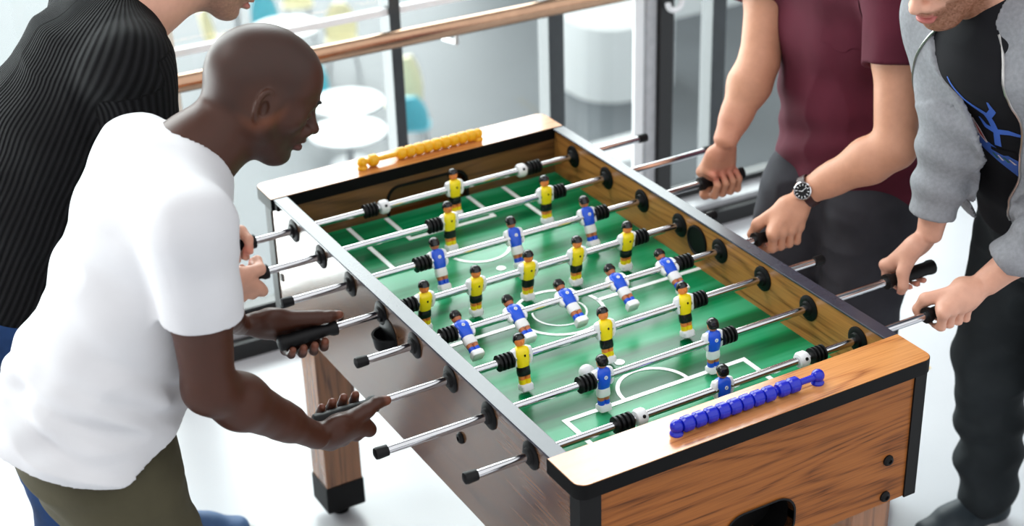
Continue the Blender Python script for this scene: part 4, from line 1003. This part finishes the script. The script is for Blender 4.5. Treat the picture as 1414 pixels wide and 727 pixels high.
# ------------------------------------------------------------------ man in the grey hooded jacket
def man_grey():
    root = empty('person', (.97, .10, 0), 'bearded person in an open grey zip jacket over a black printed top', 'person')
    shR, elR, wrR = (.722, .212, 1.400), (.690, .118, 1.190), (.660, .122, .968)
    shL, elL, wrL = (.770, -.140, 1.428), (.800, -.150, 1.115), (.672, -.035, .922)
    nb = A3(0.720, 0.055, 1.488)
    H = Head((0.592, 0.081, 1.581), frame(190, 27), 1.0)
    S = SDF((.42, -.30, .84), (1.10, .36, 1.78), .003)
    H.build(S, nb, .060, 1.06)
    S.tube([((0.755, 0.052, 1.393), .165, .09), ((0.828, 0.069, 1.231), .145, .095), ((0.916, 0.085, 1.065), .135, .09), ((0.972, 0.092, 0.944), .15, .095)], (0, 1, 0), .05); S.cone(nb, (0.750, 0.053, 1.403), .064, .09, .05)
    for sh in (shR, shL): S.cone((0.730, 0.053, 1.433), sh, .055, .058, .05)
    arm(S, shR, elR, wrR, 1.02); arm(S, shL, elL, wrL, 1.02)
    tR, _ = hand(S, (.640, .15, ZR), (-1, 0, 0), (0, .35, .94), 1, wrR, 1.02, 'wrap'); tL, _ = hand(S, (.598, .0, ZR), (-1, 0, 0), (0, -.38, .92), -1, wrL, 1.02, 'wrap')
    me = S.mesh('body'); base = srgb(222, 168, 144)
    c = tint_skin(me, S.V, base, [(t_, .022, srgb(222, 138, 118), .5) for t_, i in tL+tR])
    c = face_tint(c, H, S.V, beard=srgb(112, 66, 36), bst=1.0, lips=srgb(200, 110, 108), brow=srgb(120, 84, 52)); add_col(me, c)
    link_mesh('body', me, skinL, root, 180); H.eyes(root); H.brows(root, hair_r); H.hair(root, hair_r)
    # black top
    K = SDF((.58, -.22, .90), (1.18, .34, 1.56), .004)
    core = [((0.738, 0.055, 1.428), .150, .095), ((0.760, 0.052, 1.373), .172, .118), ((0.833, 0.069, 1.231), .160, .112), ((0.915, 0.083, 1.076), .156, .112), ((0.965, 0.095, 0.955), .160, .116)]
    K.tube(core, (0, 1, 0), .05); K.cone((0.730, 0.053, 1.443), shR, .060, .060, .05); K.cone((0.730, 0.053, 1.443), shL, .060, .060, .05)
    K.cone(nb-A3(-.02, 0, .10), nb-A3(-.0, 0, .02), .105, .074, .05)
    K.displace(folds(6, 8, 5, .006, 41)); K.cut(lambda P: .91-P[:, 2])
    nk = nrm(H.p(-.03, 0, -.05)-nb); K.cut(lambda P: np.minimum(.068-np.linalg.norm((P-nb)-((P-nb) @ nk)[:, None]*nk, axis=1), (P-nb) @ nk+.0))
    top = link_mesh('black_top', K.mesh('black_top'), tee_k, root, 180); bt = bvh_of(top)
    # jacket: loose shell left open at the front
    J = SDF((.50, -.34, .86), (1.20, .46, 1.60), .004)
    out = [((0.740, 0.057, 1.453), .155, .090), ((0.762, 0.055, 1.388), .200, .135), ((0.819, 0.067, 1.253), .196, .150), ((0.889, 0.080, 1.109), .196, .160), ((0.947, 0.091, 0.977), .198, .160)]
    J.tube(out, (0, 1, 0), .05)
    for sh, el, wr in ((shR, elR, wrR), (shL, elL, wrL)):
        a, b, w_ = A3(*sh), A3(*el), A3(*wr); J.cone((0.730, 0.053, 1.453), sh, .066, .066, .06); J.cone(a, b, .064, .056, .03); J.cone(b, b+(w_-b)*.66, .056, .046, .025); J.cone(b+(w_-b)*.66, b+(w_-b)*.86, .044, .037, .012)
    J.ell((0.825, 0.060, 1.498), (.075, .12, .055), None, .04)     # hood lying on the shoulders
    J.displace(folds(9, 9, 4, .008, 51)); J.displace(lambda P: .005*np.sin((P[:, 2]+.4*P[:, 0])*75+6*vnoise(P*6))*((seg_d(P, elR, wrR) < .09) | (seg_d(P, elL, wrL) < .09)))
    J.shell(.010)
    J.cut(lambda P: (.985+.10*(P[:, 0]-.9))-P[:, 2])
    for el, wr in ((elR, wrR), (elL, wrL)):
        e = A3(*el); w_ = A3(*wr); d = nrm(w_-e); cp = e+(w_-e)*.80; J.cut(lambda P: np.where((seg_d(P, cp, w_+d*.1) < .085), (P-cp) @ d, -1))
    J.cut(lambda P: np.minimum(.074-np.linalg.norm((P-nb)-((P-nb) @ nk)[:, None]*nk, axis=1), (P-nb) @ nk+.03))
    def opening(P):
        t_ = np.clip((1.46-P[:, 2])/.44, 0, 1); half = .045+.055*np.sin(PI*np.minimum(t_*1.15, 1))+.015*t_; mid = .043+.010*t_
        half = half+np.where(P[:, 1] > mid, .050*np.sin(PI*np.minimum(t_*1.1, 1)), 0)
        return np.where((P[:, 0] < .78+.22*t_) & (P[:, 2] > .9) & (seg_d(P, shR, elR) > .096) & (seg_d(P, elR, wrR) > .075) & (seg_d(P, elL, wrL) > .075), np.minimum(half-np.abs(P[:, 1]-mid), .5), -1)
    J.cut(opening)
    jm = J.mesh('zip_jacket'); jk = link_mesh('zip_jacket', jm, grey_h, root, 180); jm.materials.append(grey_in); bj = bvh_of(jk)
    fc = np.empty(len(jm.polygons)*3, np.float32); jm.polygons.foreach_get('center', fc); fc = fc.reshape(-1, 3); fn = np.empty_like(fc).ravel(); jm.polygons.foreach_get('normal', fn); fn = fn.reshape(-1, 3)
    tz = np.clip((fc[:, 2]-.97)/.47, 0, 1); ax_ = np.stack([.945-.205*tz, .092-.035*tz, fc[:, 2]], 1); od = fc-ax_; od[:, 2] = 0
    inner = ((od*fn).sum(1) < 0) & (np.minimum(seg_d(fc, shR, elR), seg_d(fc, elR, wrR)) > .075) & (np.minimum(seg_d(fc, shL, elL), seg_d(fc, elL, wrL)) > .075) & (fc[:, 2] < 1.40)
    jm.polygons.foreach_set('material_index', inner.astype(np.int32))
    for s_ in (-1, 1):   # zip tapes along the two front edges
        pts = []
        for i in range(40):
            z = 1.44-.41*i/39; t_ = min(max((1.46-z)/.44, 0), 1); y = (.043+.010*t_)+s_*(.045+.055*math.sin(PI*min(t_*1.15, 1))+.015*t_+.004+(.050*math.sin(PI*min(t_*1.1, 1)) if s_ > 0 else 0))
            hit = bj.ray_cast(Vector((.3, y, z)), Vector((1, 0, 0)))
            if hit[0] is None or (pts and (hit[0]-pts[-1]).length > .022): break
            pts.append(hit[0]+Vector((-.001, -s_*.002, 0)))
        if len(pts) > 3:
            m = MB(); m.tube(pts, .0028, 6); z_ = part(m, 'zip', steel_w, jk)
    # printed antlers: strokes laid on the cloth
    def stroke(pts, w, name, mat, off=.0015):
        P = []
        for a, b in zip(pts[:-1], pts[1:]):
            for i in range(8): P.append(tuple(a[k]+(b[k]-a[k])*i/8 for k in range(3)))
        P.append(pts[-1]); rows = []
        for i, (y, z, ww) in enumerate(P):
            y2, z2, _ = P[min(i+1, len(P)-1)]; y1, z1, _ = P[max(i-1, 0)]; d = Vector((y2-y1, z2-z1)).normalized(); n = Vector((-d.y, d.x)); r = []
            for sgn in (-1, -.33, .33, 1):
                hit = bt.ray_cast(Vector((.3, y+n.x*ww*w*sgn, z+n.y*ww*w*sgn)), Vector((1, 0, 0)))
                if hit[0] is not None: r.append(hit[0]+Vector((-off, 0, 0)))
            if len(r) == 4: rows.append(r)
        if len(rows) > 2:
            m = MB(); m.loft(rows, closed=False, cap=False); part(m, name, mat, top, smooth=180)
    cy = .010; Zp = 1.215
    stroke([(cy+.075, Zp+.115, .3), (cy+.050, Zp+.070, .8), (cy+.018, Zp+.045, 1), (cy+.010, Zp+.0, 1), (cy+.012, Zp-.030, 1.1)], .0062, 'print_antler', pr_blue)
    stroke([(cy-.012, Zp+.085, .3), (cy-.006, Zp+.060, .9), (cy+.014, Zp+.040, 1)], .0058, 'print_antler', pr_blue)
    stroke([(cy-.045, Zp+.005, .4), (cy-.015, Zp+.008, .9), (cy+.010, Zp+.004, 1), (cy+.030, Zp+.012, .8), (cy+.040, Zp+.030, .3)], .0058, 'print_antler', pr_blue)
    stroke([(cy+.088, Zp-.005, .5), (cy+.060, Zp-.025, 1.2), (cy+.030, Zp-.050, 2.0), (cy+.005, Zp-.075, 2.6), (cy-.02, Zp-.115, 2.0), (cy-.03, Zp-.14, .6)], .009, 'print_shape', pr_blue, .0013)
    stroke([(cy+.062, Zp+.020, .3), (cy+.052, Zp-.005, 1), (cy+.036, Zp-.030, .3)], .008, 'print_shape', pr_white, .002)
    stroke([(cy+.056, Zp+.010, .3), (cy+.046, Zp-.012, 1), (cy+.038, Zp-.024, .3)], .003, 'print_shape', pr_red, .0025)
    stroke([(cy+.030, Zp-.040, .5), (cy+.008, Zp-.045, 1), (cy-.020, Zp-.040, .5)], .008, 'print_shape', tee_k, .0024)
    for k in range(4): stroke([(cy+.030-.010*k, Zp-.052-.003*k, .6), (cy+.026-.010*k, Zp-.066-.003*k, .9)], .003, 'print_shape', pr_white if k % 2 else pr_green, .003)
    L = SDF((.75, -.20, .03), (1.30, .40, 1.08), .005)
    L.tube([((0.960, 0.074, 1.043), .148, .108), ((0.994, 0.094, 0.933), .158, .120), ((1.005, 0.100, 0.860), .150, .118)], (0, 1, 0), .04)
    L.chain([(1.01, .190, .87), (1.0, .225, .50), (1.06, .240, .10)], (.100, .080, .066), .03); L.chain([(1.01, .01, .87), (1.05, .02, .50), (1.10, .02, .10)], (.100, .080, .066), .03)
    L.displace(folds(9, 9, 11, .011, 61)); L.displace(lambda P: .005*np.sin((P[:, 2]+.5*P[:, 1])*55+5*vnoise(P*5))*np.clip((.55-P[:, 2])/.2, 0, 1)); L.cut(lambda P: .05-P[:, 2]); L.shell(.012)
    link_mesh('trousers', L.mesh('trousers'), navy_k, root, 180)
    shoe('shoe', (1.13, .240, 0), (.85, .262, 0), shoe_d, root); shoe('shoe', (1.17, .02, 0), (.89, .01, 0), shoe_d, root)
man_grey()
# ================================================================== LIGHT
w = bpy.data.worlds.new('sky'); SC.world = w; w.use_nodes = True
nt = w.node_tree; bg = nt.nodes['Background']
class WN(NT):
    def __init__(s): s.t = nt
W = WN()
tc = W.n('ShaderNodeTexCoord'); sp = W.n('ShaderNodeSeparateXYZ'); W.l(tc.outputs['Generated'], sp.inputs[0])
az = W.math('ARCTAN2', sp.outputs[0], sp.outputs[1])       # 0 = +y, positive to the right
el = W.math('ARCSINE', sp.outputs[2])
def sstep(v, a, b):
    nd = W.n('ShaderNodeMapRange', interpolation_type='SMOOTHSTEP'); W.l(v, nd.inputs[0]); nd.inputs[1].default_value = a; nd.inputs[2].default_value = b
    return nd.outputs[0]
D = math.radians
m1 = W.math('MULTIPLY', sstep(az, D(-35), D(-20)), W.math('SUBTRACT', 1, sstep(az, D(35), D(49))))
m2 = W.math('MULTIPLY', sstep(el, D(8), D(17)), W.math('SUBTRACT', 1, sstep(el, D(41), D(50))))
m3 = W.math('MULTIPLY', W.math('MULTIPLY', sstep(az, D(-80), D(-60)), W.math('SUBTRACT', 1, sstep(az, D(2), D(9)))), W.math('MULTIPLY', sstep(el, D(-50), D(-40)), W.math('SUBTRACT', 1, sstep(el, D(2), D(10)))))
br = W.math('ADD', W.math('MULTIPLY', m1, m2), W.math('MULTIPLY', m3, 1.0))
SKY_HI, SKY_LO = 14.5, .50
back = W.math('MULTIPLY', sstep(W.math('ABSOLUTE', az), D(80), D(120)), W.math('MULTIPLY', sstep(el, D(-2), D(10)), 1.15))   # fill light added to the sky behind the viewer to brighten the player figures
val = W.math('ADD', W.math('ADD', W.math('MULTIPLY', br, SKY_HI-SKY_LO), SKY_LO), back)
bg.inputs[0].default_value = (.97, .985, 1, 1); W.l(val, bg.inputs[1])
sun = bpy.data.lights.new('window_sun', 'SUN'); sun.energy = 1.3; sun.angle = D(25); sun.color = (1, .98, .95)
so = bpy.data.objects.new('window_sun', sun); COL.objects.link(so)
so.rotation_euler = Vector((.62, -.30, -.72)).to_track_quat('-Z', 'Y').to_euler()
SC.view_settings.view_transform = 'Standard'; SC.view_settings.look = 'None'; SC.view_settings.exposure = -0.28; SC.view_settings.gamma = 1
SC.view_settings.use_curve_mapping = False
SC.cycles.use_denoising = True
SC.cycles.max_bounces = 8; SC.cycles.transparent_max_bounces = 8
